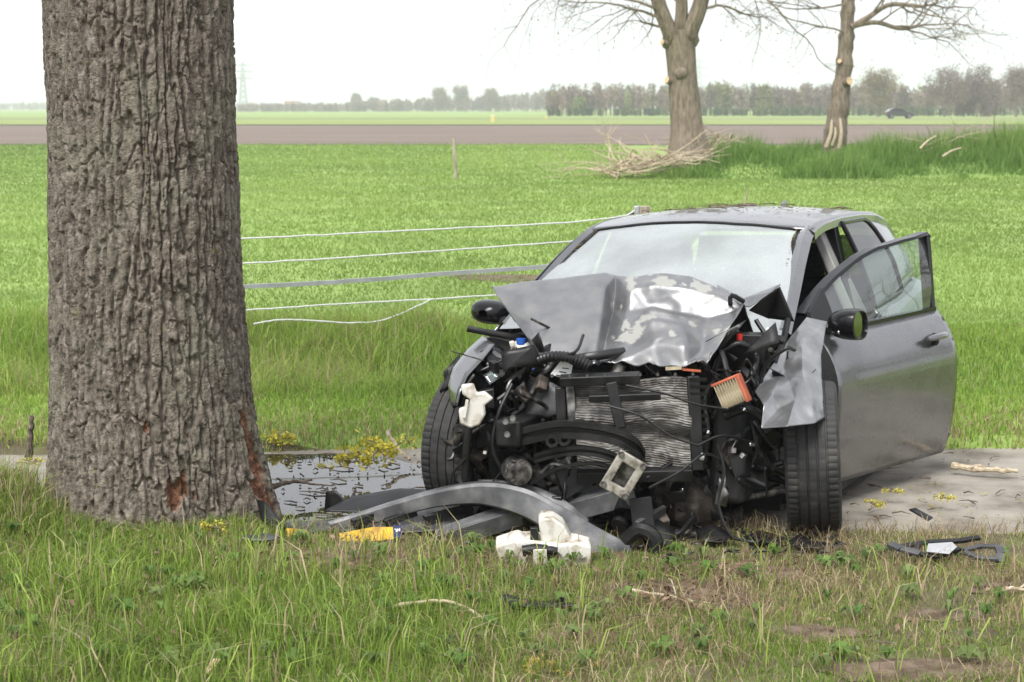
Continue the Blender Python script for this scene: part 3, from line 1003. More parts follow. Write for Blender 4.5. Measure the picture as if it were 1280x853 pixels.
# brush pile and loose dead branches on the bank
def brush(name, label, spots, n, seed, L, r, cat='brush pile', fl=.35):
    rs = np.random.default_rng(seed)
    mb = MB()
    for i in range(n):
        px, py, Y = spots[rs.integers(len(spots))]
        p = at(px+rs.normal()*9, py+rs.normal()*3, Y+rs.normal()*.4)
        p[2] = max(p[2], float(zt(p[0], p[1]))+.03)
        a = rs.random()*6.28
        d = np.array([math.cos(a), math.sin(a), fl*abs(rs.normal())])
        l = L*(.4+rs.random())
        q = p + d*l*.5 + rs.normal(0, .07, 3)
        e = q + (d+rs.normal(0, .35, 3))*l*.5
        e[2] = max(e[2], float(zt(e[0], e[1]))+.02)
        mb.tube(catmull([p, q, e], 7), np.linspace(1, .3, 7)*r*(.4+1.0*rs.random()), 5)
    return mb.build(name, M['pale_wood'], label=label, cat=cat)
brush('brush_pile', 'heap of pale dead branches at the foot of the straight trunk', [(790,212,44.5), (805,205,44.7), (822,202,45), (838,200,45), (848,204,44.6), (775,215,44.3), (860,190,46.4)], 170, 3, 1.15, .021, fl=.22)
brush('brush_pile', 'smaller tangle of brown twigs behind the straight trunk, before the tall bank grass', [(880,186,46.5), (893,180,47), (905,176,47.5), (868,192,46)], 60, 4, .9, .018, fl=.25)
brush('brush_pile', 'bare branches lying on the bank to the right of the leaning trunk', [(1200,186,46.5), (1240,180,47), (1160,186,46.5), (1275,176,47.5)], 55, 6, 1.1, .018, fl=.35)
for i, (a, b, lab) in enumerate((((1178,196), (1202,185), 'pale dead branch poking from the bank grass at the right'), ((1150,186), (1170,170), 'upright pale broken stick on the bank right of the leaning trunk'))):
    P = catmull([at(*a, 44.8), at((a[0]+b[0])/2, (a[1]+b[1])/2-2, 44.9), at(*b, 45)], 6)
    MB().tube(P, np.linspace(.032, .018, 6), 6).build('dead_branch', M['pale_wood'], label=lab, cat='branch')
# wispy thin branches left of the pile
rs = np.random.default_rng(77)
for k, (px, py, lab) in enumerate(((770, 222, 'long thin dead branch lying left of the brush pile'), (768, 200, 'upright forked dead branch left of the brush pile'))):
    out, tips = [], []
    grow(out, tips, at(px, py, 44), ((-1, .1, .05) if k == 0 else (-.25, .1, 1)), 1.2 if k == 0 else .7, .03, 1, 3, rs, up=0, wander=.4, nchild=(2, 3))
    for P, R, lev in out:
        P[:, 2] = np.maximum(P[:, 2], .04)
    tubes(out).build('dead_branch', M['pale_wood'], label=lab, cat='branch')

# ------------------------------------------------------------------ far trees
BARE = [(.2,.145,.12), (.245,.18,.145), (.165,.125,.108), (.255,.195,.15)]
OLIVE = [(.24,.2,.085), (.2,.17,.08), (.28,.24,.11)]
FRESH = [(.2,.25,.07), (.16,.22,.06), (.24,.27,.09)]
def far_tree(px, Y, top, width, cols, label, seed, group='trees standing clear of the far wood', foot=.3, sliver=.13, name='distant_tree'):
    rs = np.random.default_rng(seed)
    X = (px-640)/F_PX*Y*1.0
    Ht = EYE + (HORIZON-top)/F_PX*Y
    W = width/F_PX*Y/2
    root = empty(name, (X, Y, .1), label, 'tree', group)
    out, tips = [], []
    grow(out, tips, (X, Y, .05), (0.03*rs.normal(), 0, 1), Ht*.45, Ht*.022, 0, 0, rs, up=.3, wander=.08)
    top0 = out[0][0][-1]
    for k in range(9):
        a = k*.7 + rs.random()
        t = foot + (1-foot)*rs.random()
        i = int(t*5)
        b = out[0][0][i]
        grow(out, tips, b, (math.cos(a)*.9, math.sin(a)*.9, .5+.5*t), W*(.85+.3*rs.random())*.62, Ht*.009, 2, 4, rs, up=.06, nchild=(2, 3))
    for k in range(4):
        a = k*1.6
        grow(out, tips, top0, (math.cos(a)*.6, math.sin(a)*.6, .9), Ht*.24, Ht*.012, 2, 4, rs, up=.1, nchild=(2, 3))
    mb = tubes(out, None, (7, 5, 4, 3, 3, 3))
    mb.build('trunk', M['far_bark'], root)
    T = [t for t in tips if t[0][2] < Ht*1.02]
    leaf_cloud(T, 15, sliver*1.15, .5*Ht/10, cols, rs, 'crown', root)
    return root

far_tree(1093, 325, 80, 62, BARE + OLIVE*2, 'broad rounded olive-brown tree behind the far dark car', 1)
far_tree(1176, 335, 80, 62, BARE, 'bare spreading tree, first of the bare row right of the far car', 2)
far_tree(1216, 338, 78, 34, BARE, 'slender bare tree in the middle of the bare row', 3)
far_tree(1265, 330, 79, 60, BARE, 'large bare tree at the right-hand edge of the photo', 4)
far_tree(1200, 342, 92, 24, BARE, 'thin low bare tree between the two spreading bare trees', 5)
far_tree(1232, 345, 95, 22, BARE, 'thin bare tree left of the large tree at the right-hand edge', 6)
far_tree(446, 900, 116, 21, OLIVE+BARE, 'small round pale tree standing alone above the far hedge', 7, sliver=.3)
far_tree(472, 920, 122, 20, BARE, 'small grey tree just right of the round pale tree', 8, sliver=.3)
far_tree(552, 800, 107, 22, OLIVE+BARE, 'left one of the touching pale trees above the hazy wood', 9, sliver=.25)
far_tree(577, 800, 105, 24, OLIVE+BARE, 'right one of the touching pale trees above the hazy wood', 10, sliver=.25)
far_tree(614, 790, 109, 26, OLIVE+BARE, 'pale rounded tree nearest the dense wood, above its hazy end', 11, sliver=.25)

def wood(name, label, n, Y0, Y1, px0, px1, tops, cols, seed, sl, per=120, low=None):
    """a far wood that reads as one mass: stems and a haze of twig slivers"""
    rs = np.random.default_rng(seed)
    Vs, Fs, Cs = [], [], []
    base = 0
    for i in range(n):
        Y = rs.uniform(Y0, Y1)
        px = rs.uniform(px0, px1)
        X = (px-640)/F_PX*Y
        tp = np.interp(px, [t[0] for t in tops], [t[1] for t in tops])
        Ht = (EYE + (HORIZON-tp)/F_PX*Y)*(.62+.46*rs.random()**1.3)
        c0 = np.asarray(cols[rs.integers(len(cols))])*(.8+.4*rs.random())
        # stem
        w = Ht*.012
        V = np.array([[X-w, Y, 0], [X+w, Y, 0], [X+w*.5+.1, Y, Ht*.7], [X-w*.5+.1, Y, Ht*.7]])
        Vs.append(V); Fs.append(np.arange(4)+base); base += 4
        Cs.append(np.repeat(np.array([[.15,.125,.11]])*(.7+.6*rs.random()), 4, 0))
        m = per
        u = rs.normal(0, 1, (m, 3))
        u /= np.linalg.norm(u, axis=1)[:, None]
        rr = rs.random(m)**.4
        P = u*rr[:, None]*np.array([Ht*.15, Ht*.15, Ht*.42]) + np.array([X, Y, Ht*.60])
        a = np.stack([rs.normal(0, .6, m), rs.normal(0, .6, m), .3+rs.random(m)], -1)
        a /= np.linalg.norm(a, axis=1)[:, None]
        b = np.cross(a, rs.normal(0, 1, (m, 3)))
        b /= np.linalg.norm(b, axis=1)[:, None]
        s = (sl*(.5+rs.random(m)))[:, None]
        V = np.stack([P-a*s*2.2, P+b*s*.5, P+a*s*2.2, P-b*s*.5], 1).reshape(-1, 3)
        Vs.append(V)
        Fs.append((np.arange(m*4)+base).reshape(m, 4)); base += m*4
        Cs.append(np.repeat(c0*(.65+.7*rs.random((m, 1))), 4, 0))
    Fq = np.vstack([f.reshape(-1, 4) for f in Fs])
    return fast_mesh(name, np.vstack(Vs), Fq, M['leaf'], np.vstack(Cs), 'stuff', label, 'wood')

TOPS_R = [(680,112), (700,106), (760,104), (840,106), (900,103), (1000,106), (1060,108), (1150,107), (1230,104), (1400,102)]
wood('dense_wood', 'dense bare brown wood along the right half of the horizon', 1150, 395, 480, 684, 1700, TOPS_R, BARE*5 + OLIVE + FRESH[:1], 50, .24, per=110)
TOPS_S = [(680,136), (1400,134)]
wood('wood_undergrowth', 'low green undergrowth along the foot of the dense wood', 320, 375, 398, 686, 1700, TOPS_S, [(.06,.1,.035), (.09,.13,.04), (.12,.16,.05)], 51, .3, per=50)
TOPS_L = [(280,133), (330,131), (420,131), (500,126), (560,122), (620,122), (690,112)]
wood('hazy_wood', 'low hazy wood between the pylon and the dense wood', 420, 780, 900, 300, 700, TOPS_L, BARE, 52, .6, per=60)
wood('horizon_trees', 'faint blue tree line on the left horizon', 560, 1400, 1700, -400, 520, [(-400,128), (60,129), (280,130), (520,131)], BARE, 53, 1.1, per=40)
far_tree(722, 392, 121, 13, FRESH, 'small fresh green tree at the left foot of the dense wood', 14, foot=.1, sliver=.2, group='green trees at the edge of the dense wood')
far_tree(902, 396, 104, 24, FRESH+OLIVE, 'fresh green tree right of the straight trunk, at the edge of the wood', 15, sliver=.2, group='green trees at the edge of the dense wood')
far_tree(952, 396, 105, 20, FRESH+OLIVE, 'fresh green tree midway between the two cut-back trunks, at the edge of the wood', 16, sliver=.2, group='green trees at the edge of the dense wood')
# ================================================================== FAR THINGS
def pylon(px, Y, top, label):
    X = (px-640)/F_PX*Y
    Ht = EYE + (HORIZON-top)/F_PX*Y
    root = empty('pylon', (X, Y, 0), label, 'pylon', 'pylons on the horizon')
    b, t = Ht*.085, Ht*.012
    w = .5
    c = lambda sx, sy, k: np.array([X + sx*(b*(1-k)+t*k), Y + sy*(b*(1-k)+t*k), Ht*k])
    for sx in (-1, 1):
        for sy in (-1, 1):
            MB().tube([c(sx, sy, 0), c(sx, sy, 1)], [w, w*.6], 4).build('leg', M['pylon'], root)
    mb = MB()
    ks = np.linspace(0, 1, 10)
    for k0, k1 in zip(ks[:-1], ks[1:]):
        for a, e in (((-1, -1), (1, -1)), ((1, 1), (-1, 1)), ((-1, 1), (-1, -1)), ((1, -1), (1, 1))):
            mb.tube([c(*a, k0), c(*e, k1)], w*.5, 3)
            mb.tube([c(*e, k0), c(*a, k1)], w*.5, 3)
    mb.build('bracing', M['pylon'], root)
    for k, s in ((.66, .20), (.80, .24), (.93, .15)):
        mb = MB()
        for e in (-1, 1):
            mb.tube([[X, Y, Ht*(k+.03)], [X+e*Ht*s, Y, Ht*k]], w*.6, 4)
            mb.tube([[X, Y, Ht*k], [X+e*Ht*s, Y, Ht*k]], w*.6, 4)
            mb.tube([[X+e*Ht*s, Y, Ht*k], [X+e*Ht*s, Y, Ht*(k-.035)]], w*.5, 4)
        mb.build('cross_arm', M['pylon'], root)
pylon(307, 1250, 79, 'lattice pylon on the left horizon beside the big trunk')
pylon(871, 1700, 74, 'very faint lattice pylon above the wood, right of the straight trunk')

# dark car driving on the far road
fc = np.array([(1118.5-640)/F_PX*270, 269.0, .14])
fcar = empty('passing_car', fc, 'small dark hatchback driving to the right on the far road', 'car')
prof = [(-2.12,.35), (-2.12,.95), (-1.95,1.08), (-1.45,1.50), (-.9,1.58), (.1,1.55), (.45,1.42), (.95,1.05), (1.85,.88), (2.12,.68), (2.12,.32)]
def side(pts, y):
    return [fc + [x, y, z] for x, z in pts]
MB().prism(side(prof, -.85), (0, 1.7, 0)).build('body', M['far_paint'], fcar, smooth=30, bevel=.07)
for pts in ([(-1.45,1.08), (-1.28,1.42), (-.75,1.48), (-.75,1.08)], [(-.68,1.08), (-.68,1.48), (.05,1.46), (.28,1.34), (.72,1.06)]):
    for y in (-.862, .85):
        MB().prism(side(pts, y), (0, .012, 0)).build('window', M['black_gloss'], fcar)
for x in (-1.3, 1.32):
    for y in (-.9, .68):
        w = MB().lathe([(.0, 0), (.2, 0), (.33, .02), (.33, .2), (.2, .22), (0, .22)], fc+[x, y, .33], (0, 1, 0), 20).build('wheel', M['rubber'], fcar)
        MB().lathe([(0, -.012), (.2, -.012), (.21, .0)], fc+[x, y if y < 0 else y+.235, .33], (0, 1, 0), 16).build('rim', M['alu'], w)
for y in (-.8, .5):
    MB().box(fc+[-2.12, y+.15, .9], (.06, .3, .22)).build('tail_lamp', M['lamp_red'], fcar)
    MB().box(fc+[2.08, y+.15, .72], (.1, .32, .14)).build('headlight', M['chrome'], fcar)

# white house and marker posts
hp = np.array([(368-640)/F_PX*1100, 1100., 0])
hr = empty('farmhouse', hp, 'tiny white house on the horizon right of the pylon', 'house')
MB().box(hp+[0, 0, 1.5], (9, 7, 3)).build('wall', M['house_white'], hr)
MB().prism([hp+[-4.8, -3.8, 3], hp+[-4.8, 3.8, 3], hp+[-4.8, 0, 6]], (9.6, 0, 0)).build('roof', M['house_roof'], hr)
def marker(px, Y, hpx, lab):
    p = np.array([(px-640)/F_PX*Y, Y, .1])
    h = hpx/F_PX*Y
    r = empty('marker_post', p, lab, 'marker post', 'marker posts along the far road')
    MB().box(p+[0, 0, h*.45], (.38, .3, h*.9)).build('post', M['marker'], r)
    MB().box(p+[0, 0, h*.95], (.42, .34, h*.1)).build('cap', M['label'], r)
marker(616, 205, 9, 'yellowish marker post between the thin fence post and the hazy wood')
marker(682, 268, 3, 'tiny pale marker post on the far road, left of the dense wood')

# ------------------------------------------------------------------ fence
def post(pxb, pxt, top, Y, r, label, lean_y=0):
    b = at(pxb, 300, Y)
    z0 = float(zt(b[0], Y))
    b[2] = z0-.1
    t = at(pxt, top, Y+lean_y)
    b[0] = (pxb-640)/F_PX*Y*1.004
    o = empty('fence_post', (b[0], b[1], z0), label, 'fence post')
    P = np.linspace(b, t, 8)
    MB().tube(P, r*(1+.06*RNG.normal(size=8)), 10).build('post', M['wood'], o, smooth=30)
    return o, t
post(571, 567, 173, 43.5, .045, 'thin pale wooden post standing alone in the meadow')
# square post behind the roof of the wreck, with a grey insulator block
q = at(806, 258, 13.6)
fp = empty('fence_post', (q[0], q[1], 0), 'square wooden fence post with grey clamp, showing above the roof of the wreck', 'fence post')
MB().box((q[0], q[1], q[2]/2), (.085, .085, q[2])).build('post', M['wood'], fp, bevel=.004)
MB().box((q[0]-.065, q[1]-.01, q[2]-.04), (.04, .06, .085)).build('clamp', M['galv'], fp, bevel=.006)
MB().tube([(q[0]-.08, q[1]-.02, q[2]-.05), (q[0]-.13, q[1]-.02, q[2]-.055)], .012, 8).build('insulator', M['black_gloss'], fp)
# hidden end of the fence behind the big trunk
e = at(240, 300, 12.4)
fq = empty('fence_post', (e[0], e[1], 0), 'wooden fence post hidden behind the big trunk', 'fence post')
MB().tube([(e[0], e[1], -.1), (e[0]+.01, e[1], .55), (e[0]+.02, e[1], 1.12)], .05, 10).build('post', M['wood'], fq)

def tape(pts, r, mat, label, name='fence_wire', flat=None, n=40, sag=.004):
    P = catmull([at(px, py, Y) for px, py, Y in pts], n)
    P[1:-1, 2] += RNG.normal(0, sag*.3, n-2)
    if flat:
        mb = MB()
        up = np.array([0, 0, 1.0])
        T = np.gradient(P, axis=0)
        T /= np.linalg.norm(T, axis=1)[:, None]
        S = np.cross(T, up)
        Gt = np.stack([P+up*flat/2-S*r, P+up*flat/2+S*r, P-up*flat/2+S*r, P-up*flat/2-S*r], 1)
        mb.grid(Gt, wrap_v=True)
        return mb.build(name, mat, label=label, cat='fence wire', group='fence wires between trunk and wreck')
    return MB().tube(P, r, 6).build(name, mat, label=label, cat='fence wire', group='fence wires between trunk and wreck')
tape([(240,301,12.4), (400,294,12.6), (560,286,12.9), (700,279,13.2), (775,271,13.45), (793,264,13.55)], .0065, M['wire'], 'topmost white fence wire, running to the post above the roof')
tape([(240,333,12.4), (400,324,12.6), (560,313,12.95), (700,303,13.2), (800,296,13.55)], .0065, M['wire'], 'second white fence wire from the top, taut above the grey rail')
tape([(240,364,12.4), (302,359,12.5), (430,352,12.7), (560,342,12.95), (690,333,13.2), (800,325,13.55)], .012, M['galv'], 'thick grey rail between the white fence wires', 'fence_rail', flat=.03)
tape([(240,392,12.4), (305,388,12.5), (430,380,12.7), (540,374,12.9), (620,369,13.05), (800,356,13.5)], .0065, M['wire'], 'lowest taut white fence wire, below the grey rail')
tape([(317,405,12.3), (350,400,12.4), (390,401,12.5), (440,404,12.6), (480,400,12.7), (515,386,12.8), (540,374,12.9)], .0065, M['wire'], 'loose sagging white wire end in front of the tall bank grass')
# ================================================================== THE WRECK
YAW, CPIT, CROL = math.radians(25.2), math.radians(-1.13), math.radians(-1.87)
CAR0 = np.array([.380, 7.486, -.196])
def _rot(yaw, pit, rol):
    cy, sy = math.cos(yaw), math.sin(yaw)
    Rz = np.array([[cy, sy, 0], [-sy, cy, 0], [0, 0, 1]])
    cp, sp = math.cos(pit), math.sin(pit)
    Rx = np.array([[1, 0, 0], [0, cp, -sp], [0, sp, cp]])
    cr, sr = math.cos(rol), math.sin(rol)
    Ry = np.array([[cr, 0, sr], [0, 1, 0], [-sr, 0, cr]])
    return Rz @ Rx @ Ry
CR = _rot(YAW, CPIT, CROL)
def C(p):
    """car coordinates (across, rearward from the front axle, up) to world"""
    p = np.array(p, float)
    p[..., 1] = np.where(p[..., 1] > 2.4, 2.4 + (p[..., 1]-2.4)*.78, p[..., 1])
    return p @ CR.T + CAR0
def proj(P):
    d = np.asarray(P, float) - [0, 0, EYE]
    z = d[..., 1]*CP - d[..., 2]*SP
    return np.stack([640 + F_PX*d[..., 0]/z, 426.5 - F_PX*(d[..., 1]*SP + d[..., 2]*CP)/z], -1)

car = empty('wrecked_car', C((0, 1.3, .2)), 'grey hatchback with its front end torn open and driver door ajar', 'car', mat3=CR)

# a cracked, dusty windscreen scatters the sky; side glass stays clear
def glass(name, tint, haze_amt, crack=False, ior=1.55):
    m = bpy.data.materials.new(name)
    m.use_nodes = True
    n, l = m.node_tree.nodes, m.node_tree.links
    n.clear()
    out = n.new('ShaderNodeOutputMaterial')
    tr = n.new('ShaderNodeBsdfTransparent')
    tr.inputs[0].default_value = (*tint, 1)
    gl = n.new('ShaderNodeBsdfGlossy')
    gl.inputs['Roughness'].default_value = .02
    fr = n.new('ShaderNodeFresnel')
    fr.inputs[0].default_value = ior
    mx = n.new('ShaderNodeMixShader')
    l.new(fr.outputs[0], mx.inputs[0])
    l.new(tr.outputs[0], mx.inputs[1])
    l.new(gl.outputs[0], mx.inputs[2])
    last = mx
    if haze_amt:
        df = n.new('ShaderNodeBsdfDiffuse')
        df.inputs[0].default_value = (.60, .64, .65, 1)
        m2 = n.new('ShaderNodeMixShader')
        m2.inputs[0].default_value = haze_amt
        if crack:
            tc = n.new('ShaderNodeTexCoord')
            v1 = n.new('ShaderNodeTexVoronoi')
            v1.feature = 'DISTANCE_TO_EDGE'
            v1.inputs['Scale'].default_value = 55
            l.new(tc.outputs['Object'], v1.inputs['Vector'])
            t2 = n.new('ShaderNodeTexNoise')
            t2.inputs['Scale'].default_value = 2.4
            t2.inputs['Detail'].default_value = 5
            l.new(tc.outputs['Object'], t2.inputs['Vector'])
            r1 = n.new('ShaderNodeMapRange')
            r1.inputs[1].default_value, r1.inputs[2].default_value = .0, .05
            r1.inputs[3].default_value, r1.inputs[4].default_value = .50, .42
            l.new(v1.outputs['Distance'], r1.inputs[0])
            r2 = n.new('ShaderNodeMapRange')
            r2.inputs[1].default_value, r2.inputs[2].default_value = .35, .65
            r2.inputs[3].default_value, r2.inputs[4].default_value = .85, 1.3
            l.new(t2.outputs[0], r2.inputs[0])
            mu = n.new('ShaderNodeMath')
            mu.operation = 'MULTIPLY'
            l.new(r1.outputs[0], mu.inputs[0])
            l.new(r2.outputs[0], mu.inputs[1])
            l.new(mu.outputs[0], m2.inputs[0])
        l.new(mx.outputs[0], m2.inputs[1])
        l.new(df.outputs[0], m2.inputs[2])
        last = m2
    l.new(last.outputs[0], out.inputs[0])
    return m
M['screen'] = glass('crazed_windscreen', (.75,.82,.8), .6, True)
M['glass'] = glass('side_glass', (.58,.70,.64), .07, ior=2.2)
M['dark_glass'] = glass('tinted_glass', (.12,.13,.13), 0, ior=1.8)
M['mirror'] = material('mirror_glass', [(.16,.165,.165)], .06, metal=1)

# scraped paint of the bonnet: bare primer flakes where it struck the trunk
def scraped_lit_paint():
    m = material('scraped_lit_paint', [(.20,.202,.208), (.24,.242,.248), (.28,.275,.265)], .36, metal=.8, scale=11, coat=.25, detail=10, lo=.35, hi=.7, bump=.12, bscale=90, bdist=.003)  # same car paint, base kept lighter than the body's: sky brightness painted in
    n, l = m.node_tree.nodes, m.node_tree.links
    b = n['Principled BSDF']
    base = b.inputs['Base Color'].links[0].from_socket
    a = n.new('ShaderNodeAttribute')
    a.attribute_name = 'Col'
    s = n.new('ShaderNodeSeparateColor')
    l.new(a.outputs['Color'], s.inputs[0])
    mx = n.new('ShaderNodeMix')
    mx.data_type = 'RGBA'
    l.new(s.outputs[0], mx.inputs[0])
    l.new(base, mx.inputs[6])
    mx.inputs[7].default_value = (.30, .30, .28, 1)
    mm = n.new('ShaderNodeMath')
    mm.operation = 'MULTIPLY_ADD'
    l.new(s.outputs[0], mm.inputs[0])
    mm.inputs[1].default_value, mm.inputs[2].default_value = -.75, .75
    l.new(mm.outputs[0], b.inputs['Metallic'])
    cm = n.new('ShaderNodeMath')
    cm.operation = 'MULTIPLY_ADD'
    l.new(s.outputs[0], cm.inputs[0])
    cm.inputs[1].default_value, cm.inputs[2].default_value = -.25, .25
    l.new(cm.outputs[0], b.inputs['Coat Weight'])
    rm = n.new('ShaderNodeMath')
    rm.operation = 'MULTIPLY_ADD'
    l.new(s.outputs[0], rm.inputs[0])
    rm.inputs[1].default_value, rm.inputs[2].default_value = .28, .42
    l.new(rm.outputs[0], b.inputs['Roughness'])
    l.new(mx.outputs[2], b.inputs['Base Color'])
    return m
M['scraped'] = scraped_lit_paint()
M['scuffed_lit'] = material('scuffed_lit_paint', [(.23,.232,.238), (.28,.282,.288), (.36,.36,.36)], .34, metal=.75, scale=12, coat=.2, detail=10, lo=.35, hi=.7, bump=.15, bscale=90, bdist=.003)  # lighter copy of the car paint: upward-facing brightness put into the wing's colour

def rail(v):
    vs = [.50, .75, 1.0, 1.2, 1.32, 1.5, 1.8, 2.2, 2.6, 2.95, 3.2]
    return (np.interp(v, vs, [.705, .670, .632, .602, .588, .586, .590, .592, .588, .578, .57]),
            np.interp(v, vs, [.955, 1.095, 1.235, 1.332, 1.372, 1.400, 1.418, 1.420, 1.405, 1.365, 1.30]))
def belt(v):
    vs = [.6, 1.0, 1.75, 2.5, 2.8, 3.3]
    return np.interp(v, vs, [.768, .778, .778, .758, .735, .69]), np.interp(v, vs, [.93, .938, .962, 1.0, 1.025, 1.05])
def side_u(v, k):
    """half width of the lower body at height fraction k (0 sill .. 1 belt)"""
    u = np.interp(k, [0, .12, .3, .5, .68, .78, .92, 1.0], [.815, .852, .876, .89, .893, .878, .83, 0])
    bu = belt(v)[0]
    u = np.where(k >= .92, .83 + (bu-.83)*(k-.92)/.08, u)
    return u - .055*np.clip((v-2.6)/.7, 0, 1)**2 - .02*np.clip((.9-v)/.5, 0, 1)**2

def side_panel(name, v0, v1, sgn, parent=car, mat='paint', arch=True, T=C, nv=30, sill=.25):
    vs = np.linspace(v0, v1, nv)
    ks = np.linspace(0, 1, 22)
    G = np.zeros((nv, len(ks), 3))
    for i, v in enumerate(vs):
        bz = belt(v)[1]
        lo = sill
        if arch and abs(v-2.637) < .36:
            lo = max(lo, .30 + math.sqrt(.36**2 - (v-2.637)**2))
        for j, k in enumerate(ks):
            w = lo + (bz-lo)*k
            kk = (w-sill)/(bz-sill)
            G[i, j] = (sgn*float(side_u(v, np.array(kk))), v, w)
    return MB().grid(T(G)).build(name, M[mat], parent, smooth=50, solid=.018)

# roof, windscreen, pillars
s = np.linspace(-1, 1, 41)
t = np.linspace(0, 1, 50)
Gr = np.zeros((len(s), len(t), 3))
for i, a in enumerate(s):
    v0 = 1.32 - .10*(1-a*a)
    for j, b in enumerate(t):
        v = v0 + (3.19-v0)*b
        ru, rz = rail(v)
        Gr[i, j] = (a*ru*1.01, v, rz + .046*(1-a*a)*(1 - .25*b) + .006)
MB().grid(C(Gr)).build('roof', M['paint'], car, smooth=60, solid=.02)
Gw = np.zeros((31, 25, 3))
for i, a in enumerate(np.linspace(-1, 1, 31)):
    B0 = np.array([a*.685, .47-.13*(1-a*a), .945 + .03*(1-a*a)])
    T0 = np.array([a*.565, 1.315-.10*(1-a*a), 1.362 + .045*(1-a*a)])
    for j, b in enumerate(np.linspace(0, 1, 25)):
        Gw[i, j] = B0 + (T0-B0)*b + np.array([0, -.35, .9])*.05*b*(1-b)*2
Gw[..., 2] += .012*(fbm(Gw[..., 0]*4, Gw[..., 1]*4, seed=61)-.5)
ws = MB().grid(C(Gw)).build('windscreen', M['screen'], car, smooth=60)
edge = np.concatenate([Gw[:, -1], ])
MB().tube(C(edge + [0, 0, .004]), .008, 6).build('seal', M['plastic'], ws)
for sg in (-1, 1):
    v = np.linspace(.50, 1.34, 16)
    u, z = rail(v)
    P = C(np.stack([sg*(u-.012), v, z], -1))
    Ain = C(np.stack([sg*(u-.055), v+.0, z+.006], -1))
    Aout = C(np.stack([sg*(u+.012), v+.015, z-.012], -1))
    Abk = C(np.stack([sg*(u-.02), v+.07, z-.045], -1))
    MB().grid(np.stack([Ain, (Ain+Aout)/2 + CR @ np.array([0, -.008, .022]), Aout, Abk], 1), wrap_v=True).build('front_pillar', M['paint'], car, smooth=50)
    # debris-filled gutter beside the glass
    Gt = np.stack([C(np.stack([sg*(u-.056), v, z+.004], -1)), C(np.stack([sg*(u-.082), v, z+.002], -1))], 1)
    MB().grid(Gt).build('gutter', M['plastic'], car, solid=.006)
    v = np.linspace(1.30, 3.22, 26)
    u, z = rail(v)
    a_ = C(np.stack([sg*(u-.012), v, z+.012], -1))
    b_ = C(np.stack([sg*(u+.016), v, z-.008], -1))
    c_ = C(np.stack([sg*(u+.018), v, z-.042], -1))
    d_ = C(np.stack([sg*(u-.03), v, z-.05], -1))
    MB().grid(np.stack([a_, b_, c_, d_], 1), wrap_v=True).build('roof_rail', M['paint'], car, smooth=50)
    # middle pillar, rear pillar
    mb = MB()
    for (va, vb, wa, wb) in ((1.70, 1.74, .10, .07),):
        bu, bz = belt(va)
        ru, rz = rail(vb)
        q = [(sg*(bu-.012), va-wa/2, bz-.3), (sg*(bu-.012), va+wa/2, bz-.3), (sg*(ru+.004), vb+wb/2, rz-.03), (sg*(ru+.004), vb-wb/2, rz-.03)]
        mb.prism(C(q), CR @ np.array([-sg*.06, 0, 0]))
    mb.build('middle_pillar', M['black_gloss'], car, bevel=.004)
    mb = MB()
    q = [(sg*.745, 1.60, .3), (sg*.745, 1.78, .3), (sg*.745, 1.78, .95), (sg*.54, 1.76, 1.36), (sg*.54, 1.62, 1.36), (sg*.735, 1.60, .95)]
    mb.prism(C(q), CR @ np.array([-sg*.05, 0, 0])).build('pillar_trim', M['trim_pale'], car, bevel=.01)
    # side glass of the rear door and its frame
    vs = np.linspace(1.80, 2.50, 12)
    bu, bz = belt(vs)
    ru, rz = rail(vs)
    tt = np.linspace(0, 1, 8)
    top = 1 - .0*tt
    Gg = np.zeros((12, 8, 3))
    for i in range(12):
        k1 = 1 - .55*np.clip((vs[i]-2.25)/.25, 0, 1)**2
        for j in range(8):
            k = tt[j]*k1*.93
            Gg[i, j] = (sg*(bu[i]+(ru[i]-bu[i])*k + .018*4*k*(1-k)), vs[i], bz[i]+(rz[i]-bz[i])*k)
    wd = MB().grid(C(Gg)).build('rear_window', M['dark_glass'], car, smooth=60)
    loop = np.vstack([Gg[:, 0], Gg[-1, 1:], Gg[::-1, -1][1:], Gg[0, ::-1][1:]])
    MB().tube(C(loop), .013, 6).build('frame', M['black_gloss'], wd)
    # quarter pillar behind it
    vs = np.linspace(2.40, 3.22, 16)
    Gq = np.zeros((16, 8, 3))
    for i, v in enumerate(vs):
        bu, bz = belt(v)
        ru, rz = rail(v)
        k0 = 0 if v > 2.5 else .93*(1 - .55*np.clip((v-2.25)/.25, 0, 1)**2)
        for j in range(8):
            k = k0 + (1-k0)*j/7
            Gq[i, j] = (sg*(bu+(ru-bu)*k + .018*4*k*(1-k)+.004), v, bz + (rz-.02-bz)*k)
    MB().grid(C(Gq)).build('rear_pillar', M['paint'], car, smooth=60, solid=.015)
    rd = side_panel('rear_door', 1.765, 2.50, sg)
    bu, bz = belt(2.3)
    MB().ball(C((sg*.885, 2.33, .83)), (.018, .10, .018)).build('handle', M['paint'], rd)
    side_panel('rear_wing', 2.508, 3.30, sg)
    MB().bar(C((sg*.80, .62, .23)), C((sg*.80, 2.27, .23)), .08, .1).build('sill', M['plastic'], car, bevel=.01)
fd = side_panel('front_door', .64, 1.757, -1)
MB().ball(C((-.885, 1.6, .80)), (.02, .10, .02)).build('handle', M['paint'], fd)
vs = np.linspace(.86, 1.68, 14)
Gg = np.zeros((14, 8, 3))
for i, v in enumerate(vs):
    bu, bz = belt(v)
    ru, rz = rail(v)
    for j in range(8):
        k = .95*j/7
        Gg[i, j] = (-(bu+(ru-bu)*k + .018*4*k*(1-k)), v, bz+(rz-bz)*k)
wd = MB().grid(C(Gg)).build('front_window', M['dark_glass'], car, smooth=60)
